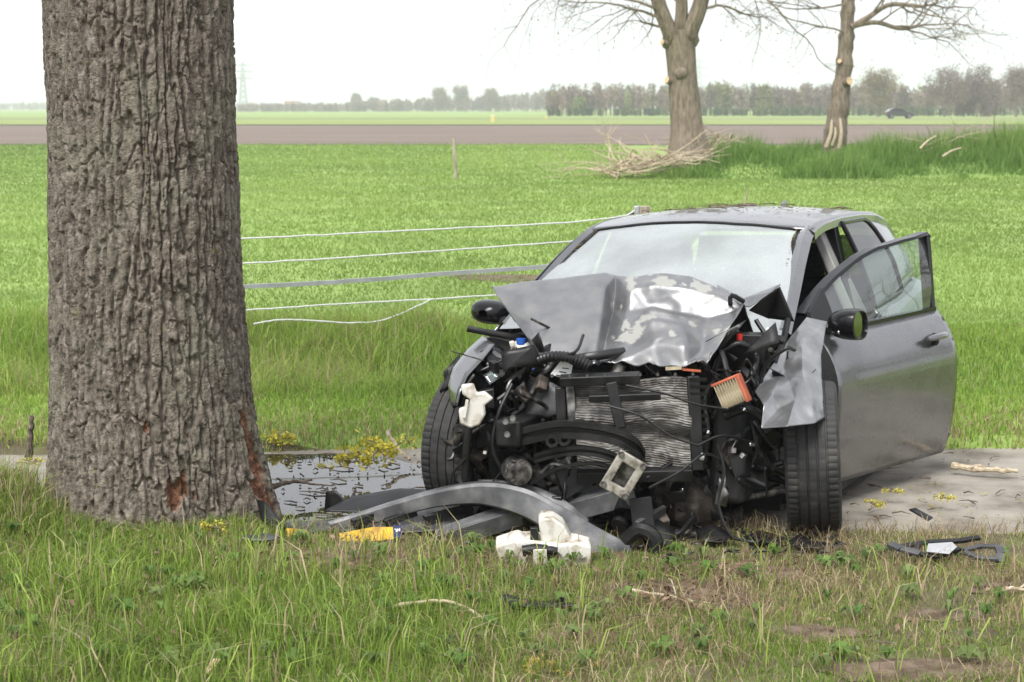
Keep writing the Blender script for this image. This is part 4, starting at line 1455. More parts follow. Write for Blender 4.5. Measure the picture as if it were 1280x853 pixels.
loop = np.vstack([Gg[:, 0], Gg[-1, 1:], Gg[::-1, -1][1:], Gg[0, ::-1][1:]])
MB().tube(C(loop), .013, 6).build('frame', M['black_gloss'], wd)

# tail
rows = [(3.19, 1.272, .545), (3.26, 1.14, .585), (3.34, 1.02, .66), (3.41, .93, .74), (3.43, .6, .79), (3.38, .26, .76)]
Gt = np.array([[(a*hw, v - .10*a**4, w) for a in np.linspace(-1, 1, 21)] for v, w, hw in rows])
tg = MB().grid(C(Gt[2:])).build('tailgate', M['paint'], car, smooth=50, solid=.02)
MB().grid(C(Gt[:3])).build('rear_screen', M['dark_glass'], car, smooth=50)
for sg in (-1, 1):
    MB().ball(C((sg*.60, 3.38, .86)), (.11, .06, .07)).build('tail_lamp', M['lamp_red'], car)
fin = C([(0, 2.86, 1.42), (0, 3.04, 1.40), (0, 3.03, 1.445), (0, 2.99, 1.462)])
MB().prism(fin + CR @ np.array([-.012, 0, .015]), CR @ np.array([.024, 0, 0])).build('aerial', M['paint'], car, bevel=.006)

# cabin: floor, dashboard, seats, steering wheel
MB().box(C((0, 1.85, .24)), (1.5, 2.9, .06), CR).build('floor_pan', M['interior'], car)
MB().box(C((0, .62, .80)), (1.36, .42, .24), CR).build('dashboard', M['interior'], car, bevel=.05)
for sg in (-1, 1):
    st = MB().box(C((sg*.36, 1.45, .42)), (.52, .52, .20), CR).build('seat', M['fabric'], car, bevel=.06)
    Rb = CR @ np.array([[1, 0, 0], [0, math.cos(-.3), -math.sin(-.3)], [0, math.sin(-.3), math.cos(-.3)]])
    MB().box(C((sg*.36, 1.80, .78)), (.50, .15, .66), Rb, .82).build('backrest', M['fabric'], st, bevel=.05)
    MB().box(C((sg*.36, 1.93, 1.19)), (.27, .10, .18), Rb, .85).build('headrest', M['fabric'], st, bevel=.04)
MB().box(C((0, 2.55, .70)), (1.3, .2, .75), Rb).build('rear_seat', M['fabric'], car, bevel=.06)
th = np.linspace(0, 2*math.pi, 25)
sw = np.array([(.36 + .185*math.cos(a), 1.02 + .06*math.sin(a), .86 + .175*math.sin(a)) for a in th])
MB().tube(C(sw), .016, 8, cap=False).build('steering_wheel', M['interior'], car)
MB().ball(C((.36, 1.06, .84)), (.15, .10, .14), jit=.2).build('airbag', M['trim_pale'], car)

# ------------------------------------------------------------------ open driver door
HX, HV = .80, .64
def door_T(phi):
    c_, s_ = math.cos(phi), math.sin(phi)
    def T(P):
        P = np.asarray(P, float)
        du, dv = P[..., 0]-HX, P[..., 1]-HV
        Q = P.copy()
        Q[..., 0] = HX + .01 + du*c_ + dv*s_
        Q[..., 1] = HV + .02 - du*s_ + dv*c_
        return C(Q)
    return T
best = min(np.radians(np.arange(5, 70, .5)), key=lambda f: abs(proj(door_T(f)(np.array([.893, 1.755, .70])))[0] - 1196))
DT = door_T(best)
DR = CR @ np.array([[math.cos(best), math.sin(best), 0], [-math.sin(best), math.cos(best), 0], [0, 0, 1]])
door = side_panel('driver_door', .645, 1.757, 1, T=DT, arch=False, nv=36)
door['label'] = 'driver door standing ajar'
# inner skin and closing edges
vs = np.linspace(.66, 1.745, 12)
Gi = np.array([[(float(side_u(v, np.array(k)))-.10 if k < .9 else belt(v)[0]-.05, v, .27+(belt(v)[1]-.27)*k) for k in np.linspace(0, 1, 10)] for v in vs])
MB().grid(DT(Gi)).build('door_lining', M['interior'], door, smooth=50, solid=.01)
Ge = np.array([[(float(side_u(1.757, np.array(k)))-d, 1.757, .25+(belt(1.757)[1]-.25)*k) for k in np.linspace(0, 1, 16)] for d in (0.0, .10)])
MB().grid(DT(Ge)).build('door_shut_face', M['paint'], door)
Ge = np.array([[(float(side_u(.645, np.array(k)))-d, .645, .25+(belt(.645)[1]-.25)*k) for k in np.linspace(0, 1, 16)] for d in (0.0, .10)])
MB().grid(DT(Ge)).build('door_hinge_face', M['paint'], door)
# window frame follows the front pillar, over the top and down the shut edge
v = np.linspace(.66, 1.60, 22)
u, z = rail(v)
lean = .14*sstep(.8, 1.7, v)
drop = .035*np.sin(math.pi*np.clip((v-.66)/1.05, 0, 1)) + .35*lean
front_top = np.stack([u+.02+lean, v, z-.022-drop], -1)
ru, rz = rail(1.72)
corner = np.array([[ru+.158, 1.72, rz-.070], [ru+.16, 1.745, rz-.085]])
bu, bz = belt(1.74)
down = np.stack([np.linspace(ru+.16, bu, 8)[1:], np.full(7, 1.748), np.linspace(rz-.085, bz, 8)[1:]], -1)
loop = np.vstack([front_top, corner])
def strip(path, w_in, thick, name, mat, inward):
    A = path
    Bp = path + inward*w_in
    off = np.array([-thick, 0, 0])
    return MB().grid(DT(np.stack([A, Bp, Bp+off, A+off], 1)), wrap_v=True).build(name, M[mat], door, smooth=40)
inw = np.tile(np.array([[.006, .008, -.013]]), (len(loop), 1))
strip(loop, 1.0, .05, 'window_frame', 'black_gloss', inw)
dn = np.vstack([corner[-1:], down])
strip(dn, 1.0, .05, 'window_frame', 'black_gloss', np.tile(np.array([[0, -.034, 0]]), (len(dn), 1)))
vs = np.linspace(.70, 1.745, 12)
bu, bz = belt(vs)
Gb = np.stack([np.stack([bu+.006, vs, bz+.012], -1), np.stack([bu+.006, vs, bz-.012], -1), np.stack([bu-.04, vs, bz-.012], -1), np.stack([bu-.04, vs, bz+.012], -1)], 1)
MB().grid(DT(Gb), wrap_v=True).build('belt_strip', M['black_gloss'], door)
vs = np.linspace(.80, 1.72, 30)
Gg = np.zeros((30, 10, 3))
for i, v in enumerate(vs):
    bu, bz = belt(v)
    ru, rz = rail(v)
    for j in range(10):
        k = .97*j/9
        ln = .14*float(sstep(.8, 1.7, v))
        dr = .035*math.sin(math.pi*min(max((v-.66)/1.05, 0), 1)) + .35*ln
        Gg[i, j] = (bu+(ru+ln-bu)*k + .018*4*k*(1-k) - .008, v, bz + (rz-.03-dr-bz)*k)
MB().grid(DT(Gg)).build('door_window', M['glass'], door, smooth=60)
tri_ = [(belt(.66)[0]-.005, .66, belt(.66)[1]), (belt(.85)[0]-.005, .85, belt(.85)[1]), (rail(.85)[0]+.03, .85, rail(.85)[1]-.03), (rail(.68)[0]+.04, .68, rail(.68)[1]-.03)]
MB().prism(DT(np.array(tri_)), DR @ np.array([-.02, 0, 0])).build('mirror_base', M['plastic'], door)
def mirror(T0, R, sg, parent, psi=0.0, c=(.915, .775, 1.005), k_=1.0):
    c = np.array([sg*c[0], c[1], c[2]])
    def T(P):
        P = np.asarray(P, float).copy()
        du, dv = P[..., 0]-c[0], P[..., 1]-c[1]
        P[..., 0] = c[0] + du*math.cos(psi) + dv*math.sin(psi)
        P[..., 1] = c[1] - du*math.sin(psi) + dv*math.cos(psi)
        P = c + (P-c)*[k_, k_, k_*.92]
        return T0(P)
    th = np.linspace(0, 2*math.pi, 20, endpoint=False)
    G = []
    for k, (dv, sc) in enumerate(((-.085, .25), (-.075, .55), (-.05, .82), (-.01, .97), (.03, 1.0), (.055, .97), (.058, .86), (.045, .84))):
        ring = [c + [sg*(.112*sc*np.sign(math.cos(a))*abs(math.cos(a))**.8), dv, .078*sc*np.sign(math.sin(a))*abs(math.sin(a))**.8 - .012*sg*0 + .012*math.cos(a)*sc] for a in th]
        G.append(ring)
    G = np.array(G)
    hs = MB().grid(T(G), wrap_v=True).build('door_mirror', M['black_gloss'], parent, smooth=60)
    MB().add(T(G[-1]), [tuple(range(20))]).build('mirror_glass', M['mirror'], hs, smooth=0)
    st = c + np.array([[sg*(-.10), -.047, -.028], [sg*.095, -.047, -.022]])
    Gs = np.array([[p + [0, -.012 - .045*math.sin(math.pi*k/9), dz] for p in [c + [sg*(-.10+.205*k/9), .0, -.03]]][0] for k in range(10) for dz in (-.008, .008)]).reshape(10, 2, 3)
    MB().grid(T(Gs)).build('indicator_strip', M['chrome'], hs, solid=.006)
    MB().tube(T0(np.array([[sg*.77, .74, .95], [sg*.81, .76, .955], [sg*.86, .775, c[2]-.02]])), [.028, .024, .03], 8).build('mirror_arm', M['plastic'], hs)
    return hs
mirror(DT, DR, 1, door, math.radians(78), (.885, .735, .975))
mr = mirror(C, CR, -1, car, 0, (.885, .775, .995), .85)
hp_ = np.array([(.897, v, .845 + .006*math.sin((v-1.45)*9)) for v in np.linspace(1.46, 1.65, 9)])
MB().tube(DT(hp_ + [[.012*math.sin(math.pi*i/8)-.006, 0, 0] for i in range(9)]), [.008, .015, .017, .017, .017, .017, .017, .015, .008], 8).build('handle', M['paint'], door)
MB().ball(DT(np.array([.878, 1.55, .835])), (.02, .055, .032)).build('handle_cup', M['plastic'], door)
MB().tube(C(np.array([[.78, .66, .42], [.84, .70, .42]])), .02, 8).build('hinge', M['steel'], car)
MB().tube(C(np.array([[.78, .66, .72], [.84, .70, .72]])), .02, 8).build('hinge', M['steel'], car)

# ------------------------------------------------------------------ wheels
def wheel(c, heading, camber, label=None, rs=1.0):
    """heading: angle of the rolling direction from the viewing axis; axis is horizontal plus camber"""
    ax = np.array([math.cos(heading), -math.sin(heading), math.sin(camber)])
    ax /= np.linalg.norm(ax)
    u = np.cross(ax, [0, 0, 1.0])
    u /= np.linalg.norm(u)
    w = np.cross(ax, u)
    prof = [(.205, -.085), (.222, -.097), (.25, -.109), (.28, -.111), (.298, -.107), (.309, -.098)]
    a = -.094
    for g in (-.058, -.020, .020, .058):
        prof += [(.3165-abs(g-.007)*.045, g-.0055), (.3085, g-.0035), (.3085, g+.0035), (.3165-abs(g+.007)*.045, g+.0055)]
    prof += [(.309, .098), (.298, .107), (.28, .111), (.25, .109), (.222, .097), (.205, .085)]
    prof = np.array(prof)
    n = 264
    th = np.linspace(0, 2*math.pi, n, endpoint=False)
    r = np.repeat(prof[:, :1], n, 1)
    A = np.repeat(prof[:, 1:], n, 1)
    sh = (np.abs(A) > .055) & (r > .303)
    r = r - np.where(sh & (np.arange(n)[None] % 4 == 0), .0035, 0)
    md = (np.abs(A) < .055) & (r > .313)
    r = r - np.where(md & (np.arange(n)[None] % 6 == 0), .0018, 0)
    # flattened contact patch
    G = np.asarray(c) + A[..., None]*ax + r[..., None]*(np.cos(th)[None, :, None]*u + np.sin(th)[None, :, None]*w)
    G[..., 2] = np.maximum(G[..., 2], c[2]-.313)
    hub = MB().lathe([(.0, -.03), (.06, -.035), (.07, -.0), (.06, .03), (0, .04)], c, ax, 20).build('wheel', M['cast'], car)
    if label:
        hub['label'] = label
    MB().grid(G, wrap_v=True).build('tyre', M['rubber'], hub, smooth=28)
    MB().lathe([(.2, -.09), (.215, -.092), (.21, -.08), (.195, -.06), (.19, .03), (.21, .08), (.215, .092), (.2, .09), (.195, .07)], c, ax, 40).build('rim', M['alu'], hub)
    for k in range(5):
        t = k*2*math.pi/5
        for sg in (-1, 1):
            d0 = np.cos(t+.12*sg)*u + np.sin(t+.12*sg)*w
            d1 = np.cos(t+.22*sg)*u + np.sin(t+.22*sg)*w
            o = ax*(.055 if abs(heading) < 9 else .05)
            MB().bar(np.asarray(c)+d0*.05+o*.8, np.asarray(c)+d1*.198+o, .028, .022, ax).build('spoke', M['alu'], hub)
    return hub
cR = at(1015, 572, 7.20)
cR[2] = .312
wheel(cR, math.radians(9), math.radians(3.5), 'front wheel on the driver side, pushed out of its arch')
cL = at(594, 553, 7.50)
cL[2] = .312
wheel(cL, math.radians(25), math.radians(-3), 'front wheel on the passenger side')
for sg in (-1, 1):
    c = C((sg*.76, 2.637, .32))
    wheel(c, YAW, 0)

# ------------------------------------------------------------------ crumpled sheet metal
def crumple(pts, faces, levels, amp, freq, seed, dirn=(0, -1, .3)):
    """subdivide a coarse folded sheet and dent it"""
    V = [np.asarray(p, float) for p in pts]
    Fs = [tuple(f) for f in faces]
    for lv in range(levels):
        mid = {}
        nf = []
        def md(a, b):
            k = (min(a, b), max(a, b))
            if k not in mid:
                V.append((V[a]+V[b])/2)
                mid[k] = len(V)-1
            return mid[k]
        for f in Fs:
            a, b, c = f
            x, y, z = md(a, b), md(b, c), md(c, a)
            nf += [(a, x, z), (x, b, y), (z, y, c), (x, y, z)]
        Fs = nf
    V = np.array(V)
    d = np.asarray(dirn, float)
    d /= np.linalg.norm(d)
    n = fbm(V[:, 0]*freq, V[:, 1]*freq, V[:, 2]*freq, o=3, seed=seed)
    rg = 1-np.abs(2*fbm(V[:, 0]*freq*.7+9, V[:, 1]*freq*.7, V[:, 2]*freq*.7, o=2, seed=seed+5)-1)
    V = V + d*((n-.5)*amp*1.2 + (rg-.8)*amp)[:, None]
    return V, Fs
def sheetmetal(name, pts, faces, mat, parent=None, levels=3, amp=.012, freq=9, seed=1, solid=.004, smooth=35, **kw):
    V, Fs = crumple([at(*p) for p in pts], faces, levels, amp, freq, seed)
    return MB().add(V, Fs).build(name, M[mat], parent, smooth=smooth, solid=solid, **kw)

# bonnet: folded into a tent, its front half hanging over the engine; rows from the top fold to the torn front edge
HX_ = [[615, 650, 704, 756, 770, 792, 826, 862, 890, 930],
       [622, 654, 706, 755, 769, 789, 822, 860, 893, 927],
       [633, 659, 710, 752, 766, 784, 814, 852, 884, 921],
       [643, 663, 712, 750, 762, 782, 816, 852, 880, 914],
       [658, 669, 716, 746, 756, 778, 818, 856, 878, 904],
       [670, 678, 720, 743, 750, 774, 814, 858, 880, 890]]
HY_ = [[358, 352, 346, 339, 343, 345, 340, 344, 355, 380],
       [372, 368, 364, 358, 362, 360, 356, 360, 370, 386],
       [386, 388, 388, 384, 388, 392, 386, 394, 400, 396],
       [400, 404, 404, 402, 406, 408, 398, 404, 416, 406],
       [420, 428, 430, 430, 432, 434, 430, 434, 436, 424],
       [435, 444, 452, 456, 455, 454, 457, 458, 454, 446]]
HD_ = [[.00, .00, .00, -.01, .05, .00, .00, .00, .00, .00],
       [-.01, -.04, -.04, -.06, .06, -.05, -.07, -.06, -.03, .02],
       [-.01, -.05, -.04, -.06, .10, .02, .04, .04, .05, .00],
       [-.01, -.05, -.04, -.06, .09, -.03, -.10, -.09, .03, -.02],
       [-.01, -.05, -.03, -.05, .06, .01, -.06, -.08, .04, .00],
       [.00, -.03, -.01, -.03, .03, .02, .03, .00, .03, .02]]
hp3, hst = [], []
nr_, nc_ = 6, 10
for i in range(nr_):
    for j in range(nc_):
        x_, y_ = HX_[i][j], HY_[i][j]
        Yd = 7.56 - (y_-345)*.0044 + (770-x_)*.0009 + HD_[i][j]
        hp3.append(at(x_, y_, Yd))
        hst.append((j/(nc_-1), i/(nr_-1)))
for j in range(nc_):                                   # rear half, falling back to the windscreen
    hp3.append(hp3[j] + np.array([.10, .36, -.20]))
    hst.append((j/(nc_-1), -.35))
hf = []
def hid(i, j):
    return (nr_ + 0)*nc_ + j if i < 0 else i*nc_ + j
for i in range(-1, nr_-1):
    for j in range(nc_-1):
        a, b, c, d = hid(i, j), hid(i, j+1), hid(i+1, j+1), hid(i+1, j)
        hf += [(a, d, b), (b, d, c)] if (i+j) % 2 else [(a, d, c), (a, c, b)]
Vh = [np.concatenate([p, q]) for p, q in zip(hp3, hst)]
for lv in range(4):
    mid, nf = {}, []
    def hm(a, b):
        k = (min(a, b), max(a, b))
        if k not in mid:
            Vh.append((Vh[a]+Vh[b])/2)
            mid[k] = len(Vh)-1
        return mid[k]
    for a, b, c in hf:
        x, y, z = hm(a, b), hm(b, c), hm(c, a)
        nf += [(a, x, z), (x, b, y), (z, y, c), (x, y, z)]
    hf = nf
Vh, hf = np.array(Vh), np.array(hf)
E_ = np.vstack([hf[:, [0, 1]], hf[:, [1, 2]], hf[:, [2, 0]]])
key = np.sort(E_, 1)
uq, cnt = np.unique(key, axis=0, return_counts=True)
bnd = np.zeros(len(Vh), bool)
bnd[uq[cnt == 1].ravel()] = True
for it in range(9):                                    # ease the folds to a small radius
    acc = np.zeros((len(Vh), 3))
    num = np.zeros(len(Vh))
    for a, b in ((0, 1), (1, 0)):
        np.add.at(acc, uq[:, a], Vh[uq[:, b], :3])
        np.add.at(num, uq[:, a], 1)
    Vh[:, :3] = np.where(bnd[:, None], Vh[:, :3], .5*Vh[:, :3] + .5*acc/num[:, None])
S, T_ = Vh[:, 3], Vh[:, 4]
fade = sstep(.38, .5, S)
P3 = Vh[:, :3]
n1 = fbm(P3[:, 0]*11, P3[:, 1]*11, P3[:, 2]*11, o=3, seed=91)-.5
n2 = np.abs(2*fbm(P3[:, 0]*8+4, P3[:, 1]*8, P3[:, 2]*8, o=2, seed=92)-1)
dd_ = fade*(.012*n1 + .014*(.25-n2)) + (1-fade)*.012*(fbm(P3[:, 0]*5, P3[:, 1]*5, P3[:, 2]*5, o=2, seed=95)-.5)
P3 = P3 + dd_[:, None]*np.array([.05, -.85, .4])
P3[:, 2] += .04*(fbm(S*26, 0*S, o=3, seed=97)-.5)*sstep(.9, 1, T_)
wear = fbm(S*22+2, T_*11, o=6, seed=101) + .20*(np.exp(-((T_-.12)/.13)**2) + np.exp(-((T_-.62)/.14)**2))*sstep(.47, .56, S) - .12*sstep(.8, .95, S)
wear = sstep(.72, .735, wear)*sstep(.45, .52, S)
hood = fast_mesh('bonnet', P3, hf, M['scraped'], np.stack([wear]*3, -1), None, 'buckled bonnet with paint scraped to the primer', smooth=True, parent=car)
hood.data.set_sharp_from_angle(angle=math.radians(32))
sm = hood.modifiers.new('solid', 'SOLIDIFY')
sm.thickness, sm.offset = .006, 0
# right-hand rear corner of the bonnet, twisted up so that its underside shows
sheetmetal('bonnet_corner', [(896,357,7.46), (930,374,7.40), (976,356,7.44), (992,400,7.40), (905,384,7.28), (938,384,7.33), (966,365,7.38)],
           [(0,1,4), (1,5,4), (1,2,6), (1,6,5)], 'paint', car, 3, .01, 8, 3)
sheetmetal('bonnet_underside', [(975,358,7.43), (993,402,7.42), (960,398,7.50), (936,388,7.42), (950,376,7.41)],
           [(0,1,2), (0,2,4), (4,2,3)], 'plastic', car, 3, .01, 9, 4)
# driver-side wing, crushed against the wheel
_w = [(1008,397,0), (1034,402,.03), (986,424,.02), (1002,436,-.05), (1026,446,.05), (944,489,.06), (966,490,-.01), (980,460,.03),
      (1004,476,-.06), (1027,476,.06), (952,535,.05), (984,533,-.05), (1019,529,.04), (972,512,.03), (1032,522,.10), (955,508,.0), (994,500,-.05)]
wing = [(x_, y_, 7.42-(y_-397)*.0046+o_) for x_, y_, o_ in _w]
sheetmetal('front_wing', wing, [(0,2,3), (0,3,1), (1,3,4), (2,5,7), (2,7,3), (3,7,8), (3,8,4), (4,8,9), (5,6,7), (7,6,16), (7,16,8), (5,15,6), (6,15,13), (6,13,16), (15,10,13), (13,10,11), (13,11,16), (16,11,12), (16,12,8), (8,12,9), (9,12,14)],
           'scuffed_lit', car, 4, .03, 9, 7, smooth=40, label='crushed wing hanging over the driver side wheel')
# passenger-side wing: thin torn edge and the black arch liner inside it
sheetmetal('front_wing', [(603,420,7.45), (585,436,7.36), (566,460,7.26), (560,482,7.18), (563,507,7.14), (618,430,7.30), (604,448,7.20), (584,470,7.10), (575,490,7.04), (571,508,7.04),
                          (606,417,8.1), (592,430,8.05), (580,450,8.0)],
           [(0,1,6), (0,6,5), (1,2,7), (1,7,6), (2,3,8), (2,8,7), (3,4,9), (3,9,8), (0,10,11), (0,11,1), (1,11,12), (1,12,2)], 'paint', car, 2, .008, 10, 9, label='torn edge of the passenger side wing')
lo_ = catmull([at(606,423,7.5), at(588,440,7.4), at(570,464,7.3), at(564,486,7.2), at(567,510,7.15)], 16)
li_ = catmull([at(655,440,7.55), at(636,456,7.45), at(618,474,7.33), at(606,494,7.22), at(600,518,7.16)], 16)
Gl = np.array([[a*(1-k)+b*k + np.array([0, .06*math.sin(math.pi*k), .01*math.sin(math.pi*k)]) for k in np.linspace(0, 1, 9)] for a, b in zip(lo_, li_)])
Gl += .014*(fbm(Gl[..., 0]*12, Gl[..., 1]*12, Gl[..., 2]*12, seed=5)-.5)[..., None]
MB().grid(Gl).build('arch_liner', M['plastic'], car, smooth=50, solid=.004)

# ------------------------------------------------------------------ engine bay
def A(px, py, Y):
    return at(px, py, Y)
MB().box(C((0, .42, .55)), (1.40, .06, .74), CR).build('firewall', M['interior'], car)
for sg in (-1, 1):
    MB().box(C((sg*.62, .15, .55)), (.16, .55, .50), CR, .8).build('strut_tower', M['interior'], car, bevel=.03)
MB().box(C((-.02, .12, .45)), (.80, .42, .50), CR, .85).build('engine_block', M['cast'], car, bevel=.02)
MB().box(C((-.02, .05, .76)), (.62, .40, .08), CR, .85).build('engine_cover', M['plastic'], car, bevel=.03)
MB().box(C((0, .05, .16)), (1.1, .6, .10), CR).build('subframe', M['steel'], car, bevel=.02)

def hose(pts, r, mat='hose', name='hose', n=22, label=None, ribs=0):
    P = catmull([A(*p) for p in pts], n)
    R = np.full(n, r)
    if ribs:
        P = catmull([A(*p) for p in pts], ribs*2)
        R = np.where(np.arange(ribs*2) % 2 == 0, r, r*.82)
    return MB().tube(P, R, 9 if r > .008 else 6).build(name, M[mat], car, label=label)

M['fins'] = material('radiator_fins', [(.07,.064,.056), (.16,.152,.14), (.26,.25,.235)], .6, metal=.4, scale=9, stretch=(1,1,3), bump=.5, bscale=90, bdist=.004)
# radiator pack, crushed and bent
def quadgrid(c4, nu, nv):
    a, b, c, d = [A(*p) for p in c4]                  # top-left, top-right, bottom-right, bottom-left
    s, t = np.meshgrid(np.linspace(0, 1, nu), np.linspace(0, 1, nv), indexing='ij')
    s, t = s[..., None], t[..., None]
    return (a*(1-s)+b*s)*(1-t) + (d*(1-s)+c*s)*t, s[..., 0], t[..., 0]
Gc, s_, t_ = quadgrid([(716,476,7.06), (862,474,7.0), (866,590,6.96), (722,588,7.02)], 60, 240)
Gc[..., 1] += .0035*np.cos(t_*40*2*math.pi + 9*(fbm(s_*4, t_*3, seed=2)-.5)) + .05*(fbm(s_*3, t_*3, seed=6)-.5) - .035*np.exp(-((t_-.42)/.10)**2) + .03*np.exp(-((t_-.62)/.08)**2)
Gc[..., 2] += .02*(fbm(s_*4, t_*2, seed=7)-.5) + .008*np.sin(s_*9+t_*3)
rad = MB().grid(Gc).build('radiator', M['fins'], car, smooth=60, solid=.004, label='bent radiator core with crumpled fins')
for (p, q_, w, h, m, nm) in (((712,478,7.03), (716,536,7.02), .035, .03, 'alu', 'side_tank'), ((866,470,6.99), (872,588,6.95), .05, .05, 'plastic', 'side_tank'),
                             ((700,476,7.02), (800,472,6.98), .04, .05, 'plastic', 'cross_bar'), ((722,596,7.0), (866,592,6.95), .05, .05, 'plastic', 'cross_bar'),
                             ((700,484,7.04), (702,532,7.03), .04, .05, 'plastic', 'duct'), ((764,478,6.96), (776,536,6.93), .045, .02, 'plastic', 'centre_strut'),
                             ((736,498,6.97), (826,495,6.94), .03, .03, 'plastic', 'duct')):
    MB().bar(A(*p), A(*q_), w, h, (0, 1, .2)).build(nm, M[m], rad, bevel=.005)
for k in range(13):
    y = 474 + k*9
    MB().bar(A(862+.5*k*.4, y, 6.96), A(884, y+1, 6.96), .012, .008, (0, 1, .2)).build('tank_rib', M['hose'], rad)
# bumper carrier: black pressed beam bent across the radiator
P = catmull([A(642,548,7.02), A(668,541,6.96), A(700,536,6.92), A(735,538,6.90), A(770,545,6.90), A(796,558,6.93), A(806,572,6.97)], 40)
prof = np.array([[0, .035], [-.03, .035], [-.03, .012], [-.012, .006], [-.012, -.006], [-.03, -.012], [-.03, -.035], [0, -.035]])
Gb = np.array([[p + [0, a*1.0, b] for a, b in prof] for p in P])
MB().grid(Gb, wrap_v=True).build('bumper_carrier', M['plastic'], car, smooth=35)
P = catmull([A(668,572,7.0), A(700,564,6.93), A(735,563,6.91), A(765,570,6.92), A(785,584,6.95)], 30)
MB().grid(np.array([[p + [0, a*.8, b*.55] for a, b in prof] for p in P]), wrap_v=True).build('lower_carrier', M['plastic'], car, smooth=35)
for px, py in ((690,551), (705,549)):
    MB().lathe([(.026, 0), (.026, -.012), (.014, -.012), (.014, 0)], A(px, py, 6.90), (0, 1, 0), 16).build('tow_eye', M['plastic'], car)
st = MB().box(A(648,538,7.06), (.11, .22, .11), CR).build('chassis_leg', M['plastic'], car, bevel=.012)
for px, py in ((632,527), (641,523), (634,543)):
    MB().lathe([(0, -.012), (.012, -.012), (.014, 0)], A(px, py, 6.93), (0, 1, 0), 8).build('bolt', M['alu'], st)
# cream crash bracket with a square hole
bc = A(779, 594, 6.84)
Rb2 = np.array([[.86, 0, .5], [0, 1, 0], [-.5, 0, .86]])
def brk(x, z, y=0):
    return bc + Rb2 @ np.array([x, y, z])
bm_ = MB()
ow, oh, iw, ih = .062, .085, .030, .045
outer = [(-ow, -oh), (ow, -oh), (ow, oh), (-ow, oh)]
inner = [(-iw, -ih), (iw, -ih), (iw, ih), (-iw, ih)]
V = [brk(x, z, y) for y in (-.012, .012) for ring in (outer, inner) for x, z in ring]
Fs = []
for i in range(4):
    j = (i+1) % 4
    Fs += [(i, j, 4+j, 4+i), (8+i, 12+i, 12+j, 8+j), (i, 8+i, 8+j, j), (4+i, 4+j, 12+j, 12+i)]
bracket = bm_.add(V, Fs).build('crash_bracket', M['cream_metal'], car, bevel=.005, label='cream metal bracket with a square hole')
M_cr = bracket
for x, z in ((-.05, .07), (.05, .07), (.05, -.07), (-.05, -.07)):
    MB().lathe([(0, -.022), (.010, -.022), (.013, -.012), (.013, 0)], brk(x, z, 0), (0, 1, 0), 8).build('bolt', M['steel'], bracket)
MB().tube([brk(0, 0, .02), brk(.02, .02, .16), brk(.05, 0, .3)], [.055, .06, .06], 10).build('crash_box', M['steel'], bracket)
# broken struts below the bracket
for p, q_, w, m in (((800,622,6.9), (806,668,6.88), .09, 'plastic'), ((795,660,6.86), (830,640,7.0), .06, 'plastic_grey'), ((808,600,6.95), (850,575,7.0), .03, 'plastic'), ((790,598,7.02), (690,622,7.08), .085, 'plastic_grey')):
    MB().bar(A(*p), A(*q_), w, .02, (0, 1, .3)).build('broken_strut', M[m], car, bevel=.004)
# gearbox and sump, brown and greasy
MB().ball(A(862,632,7.14), (.11, .10, .12), 14, 9, .25).build('gearbox', M['cast'], car, smooth=25)
MB().ball(A(832,618,7.16), (.09, .09, .08), 12, 8, .3).build('gearbox', M['cast'], car, smooth=25)
MB().lathe([(0, -.03), (.05, -.03), (.055, 0), (.03, .01), (.03, .09)], A(848,600,7.08), (.2, 1, 0), 16).build('pulley', M['steel'], car)
MB().lathe([(0, -.02), (.045, -.02), (.05, 0), (.02, .01), (.02, .08)], A(700,592,7.12), (-.1, 1, 0), 16).build('pulley', M['steel'], car)
MB().tube([A(880,588,7.3), A(930,590,7.28), A(985,585,7.25)], [.02, .022, .03], 10).build('drive_shaft', M['steel'], car)
MB().tube([A(600,590,7.5), A(640,588,7.42), A(690,585,7.35)], [.03, .02, .02], 10).build('drive_shaft', M['steel'], car)
for p, q_, w in (((905,625,7.2), (985,612,7.22), .05), ((610,612,7.3), (700,618,7.2), .05)):
    MB().bar(A(*p), A(*q_), w, .03).build('wishbone', M['steel'], car, bevel=.01)

# white brackets and bottles on the passenger side
def blob(name, outline, Y, depth, mat, parent=car, bevel=.008, label=None, **kw):
    P = np.array([A(px, py, Y) for px, py in outline])
    return MB().prism(P, (0, depth, 0)).build(name, M[mat], parent, bevel=bevel, label=label, smooth=30, **kw)
wb = blob('filler_bracket', [(576,482), (592,480), (596,492), (606,490), (617,499), (606,507), (607,518), (600,532), (588,536), (575,530), (573,512), (585,508), (588,500), (578,494)], 6.98, .035, 'white_plastic', label='white plastic bracket torn loose beside the passenger wheel')
MB().bar(A(580,522,6.97), A(584,500,6.97), .012, .012).build('rib', M['white_plastic'], wb)
eb = MB().ball(A(654,438,7.40), (.055, .05, .05), 14, 9).build('expansion_tank', M['white_plastic'], car)
MB().lathe([(0, -.012), (.022, -.012), (.024, .012), (0, .014)], A(652,427,7.38), (0, 0, 1), 14).build('cap', M['blue'], eb)
MB().lathe([(.012, -.02), (.018, -.01), (.018, .02), (.012, .03)], A(623,468,7.28), (.6, .5, .3), 14).build('pipe_stub', M['white_plastic'], car)
blob('warning_sticker', [(688,468), (702,450), (716,457), (712,476)], 7.10, .003, 'label', bevel=0)
for i in range(3):
    MB().bar(A(695+i*4,469-i*4.4,7.097), A(705+i*3,471-i*5,7.097), .004, .001, (0, 1, 0)).build('print_line', M['plastic'], car)
